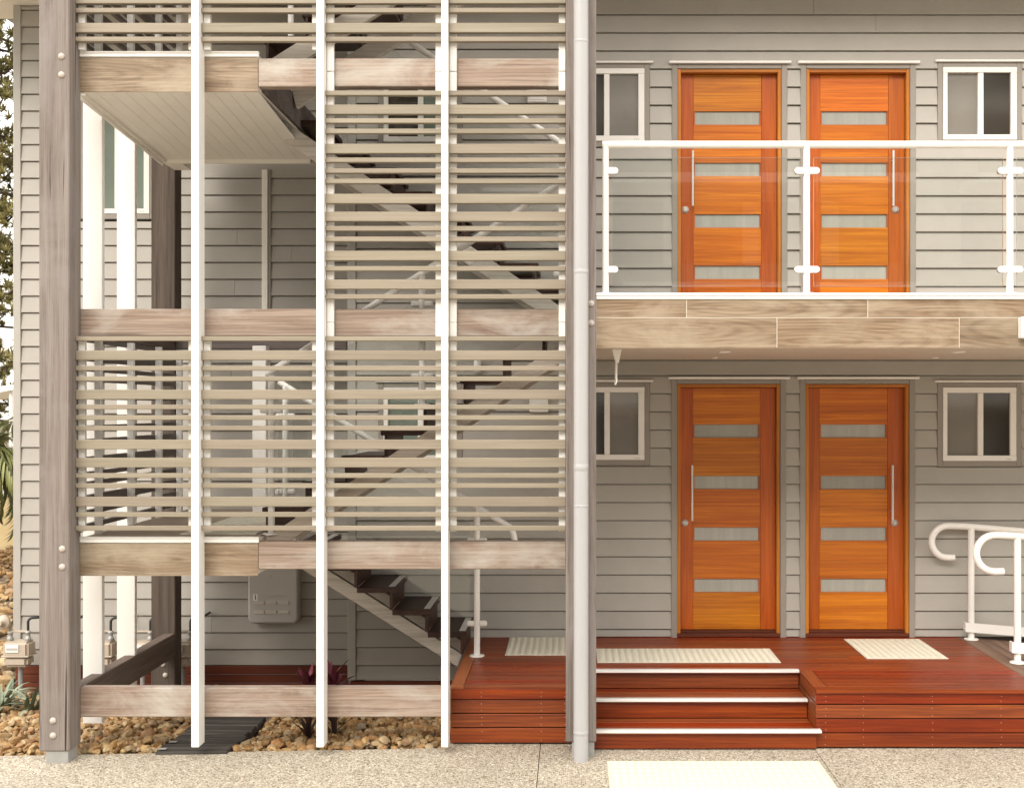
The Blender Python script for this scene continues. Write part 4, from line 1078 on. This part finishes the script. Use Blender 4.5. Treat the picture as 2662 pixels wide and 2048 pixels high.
# conifer
Yt = 21.0; xt = fx(-55, Yt)
pt = thing('pine_tree', (xt, Yt, -.3), 'tall conifer with ragged green foliage at the left image border', 'tree')
tube('trunk', [(xt, Yt, -.6), (xt + .1, Yt, 4), (xt, Yt, 11.5)], .24, M['bark'], pt, 10, .2)
V, Fc = [], []; LV, LF = [], []
for k in range(90):
    z = 1.6 + 9.6 * k / 90 + rg.uniform(-.1, .1); az = rg.uniform(-1.0, 1.0) if k % 3 else rg.uniform(1, 5.3); L = rg.uniform(.85, 1.5) * (1 - .2 * k / 90)
    p0 = Vector((xt, Yt, z)); p1 = p0 + Vector((math.cos(az) * L * .6, math.sin(az) * L * .6, -.05)); p2 = p0 + Vector((math.cos(az) * L, math.sin(az) * L, rg.uniform(.0, .3)))
    v_, f_ = tube_mesh([p0, p1, p2], .035, None, 6, True, .3); o = len(LV); LV += v_; LF += [[i + o for i in q] for q in f_]
    for j in range(12):
        t_ = .25 + .8 * j / 12; q = p0.lerp(p1, t_ / .6) if t_ < .6 else p1.lerp(p2, (t_ - .6) / .4)
        q = q + Vector((rg.uniform(-.22, .22), rg.uniform(-.22, .22), rg.uniform(-.12, .18)))
        for m_ in range(30):
            a2 = rg.uniform(0, 6.28); e2 = rg.uniform(-.6, 1.3); o = len(V); ln = rg.uniform(.10, .22)
            dv = Vector((math.cos(a2) * math.cos(e2), math.sin(a2) * math.cos(e2), math.sin(e2))) * ln
            sd = Vector((-math.sin(a2), math.cos(a2), .2)) * .024
            V += [q - sd, q + sd, q + dv]; Fc.append([o, o + 1, o + 2])
leaf_obj('crown', V, Fc, M['pine'], pt, (xt, Yt, 5)); leaf_obj('limbs', LV, LF, M['bark'], pt, (xt, Yt, 5))
# yellow wall, stony bank and white awning beyond the corner
yw = thing('garden_wall', (-9, 16.4, 0), 'low yellow rendered garden wall beyond the building', 'wall')
box('wall_body', -14, -5.0, 16.4, 16.6, -.5, 1.0, M['yellow'], yw, .01); box('coping', -14.02, -4.98, 16.36, 16.64, 1.0005, 1.05, M['cream'], yw, .01)
bank = thing('gravel_bank', (-7, 13, 0), 'bank of pale loose stones rising beyond the building corner', 'gravel bank', kind='structure')
def kz(x, y): return -.22 + .075 * (y - 10.3)
mesh_obj('bank_surface', poly_mesh([(-7, -2.46, kz(0, 10.54)), (2.1, -2.46, kz(0, 10.54)), (2.1, 3.38, kz(0, 16.38)), (-7, 3.38, kz(0, 16.38))], [[0, 1, 2, 3]], M['soil']), None, bank, (-7, 13, 0))
stones.clear()
scatter(-8.6, -4.9, 10.0, 16.3, 3000, .03, .06, kz, .03)
tag(join_stones('loose_stones', list(stones), bank, (-7, 13, 0)), kind='stuff')
aw = thing('awning', (-8.4, 17.5, 2.3), 'white sloping awning beyond the corner of the building', 'awning')
prism('sheet', [(-9.6, 2.26), (-8.2, 2.52), (-8.2, 2.60), (-9.6, 2.34)], 17.0, 18.2, M['white'], aw, 'y')
for x in (-9.5, -8.3): tube('leg', [(x, 17.1, -.5), (x, 17.1, 2.35 + (x + 9.5) * .18)], .03, M['white'], aw, 10)
# roof over the stair
tr = thing('stair_roof', (-1.6, 8.7, 6.3), 'flat roof covering the stair above the picture', 'roof')
box('sheet', -3.7, .3, 7.3, 9.3, 6.32, 6.4, M['cream'], tr, .01)

# the apartment block across the drive, seen only as reflections in the panes
ob = thing('opposite_building', (0, -17, 0), 'apartment block across the driveway behind the viewer, seen in window reflections', 'building')
M['ob_wall'] = paint('opposite_wall', (.42, .42, .39), .7, .1); M['ob_glass'] = paint('opposite_glass', (.04, .05, .05), .1)
box('wall', -22, 22, -25, -17, -.5, 15, M['ob_wall'], ob, .02)
for f in range(5):
    z = 2.9 * f + 2.4
    for x in (-15, -5, 5, 15):
        box('balcony', x - 4.2 + (f % 2) * .6, x + 4.2, -18, -15.4, z, z + .28, M['white'], ob, .02)
        box('balustrade', x - 4.2 + (f % 2) * .6, x + 4.2, -15.5, -15.4, z + .281, z + .75, M['pane_green'], ob, .01)
        for k in range(4):
            wx = x - 3.3 + k * 2.2
            box('window', wx - .85, wx + .85, -17.02, -16.9, z - 1.95, z - .25, M['ob_glass'], ob, .01)
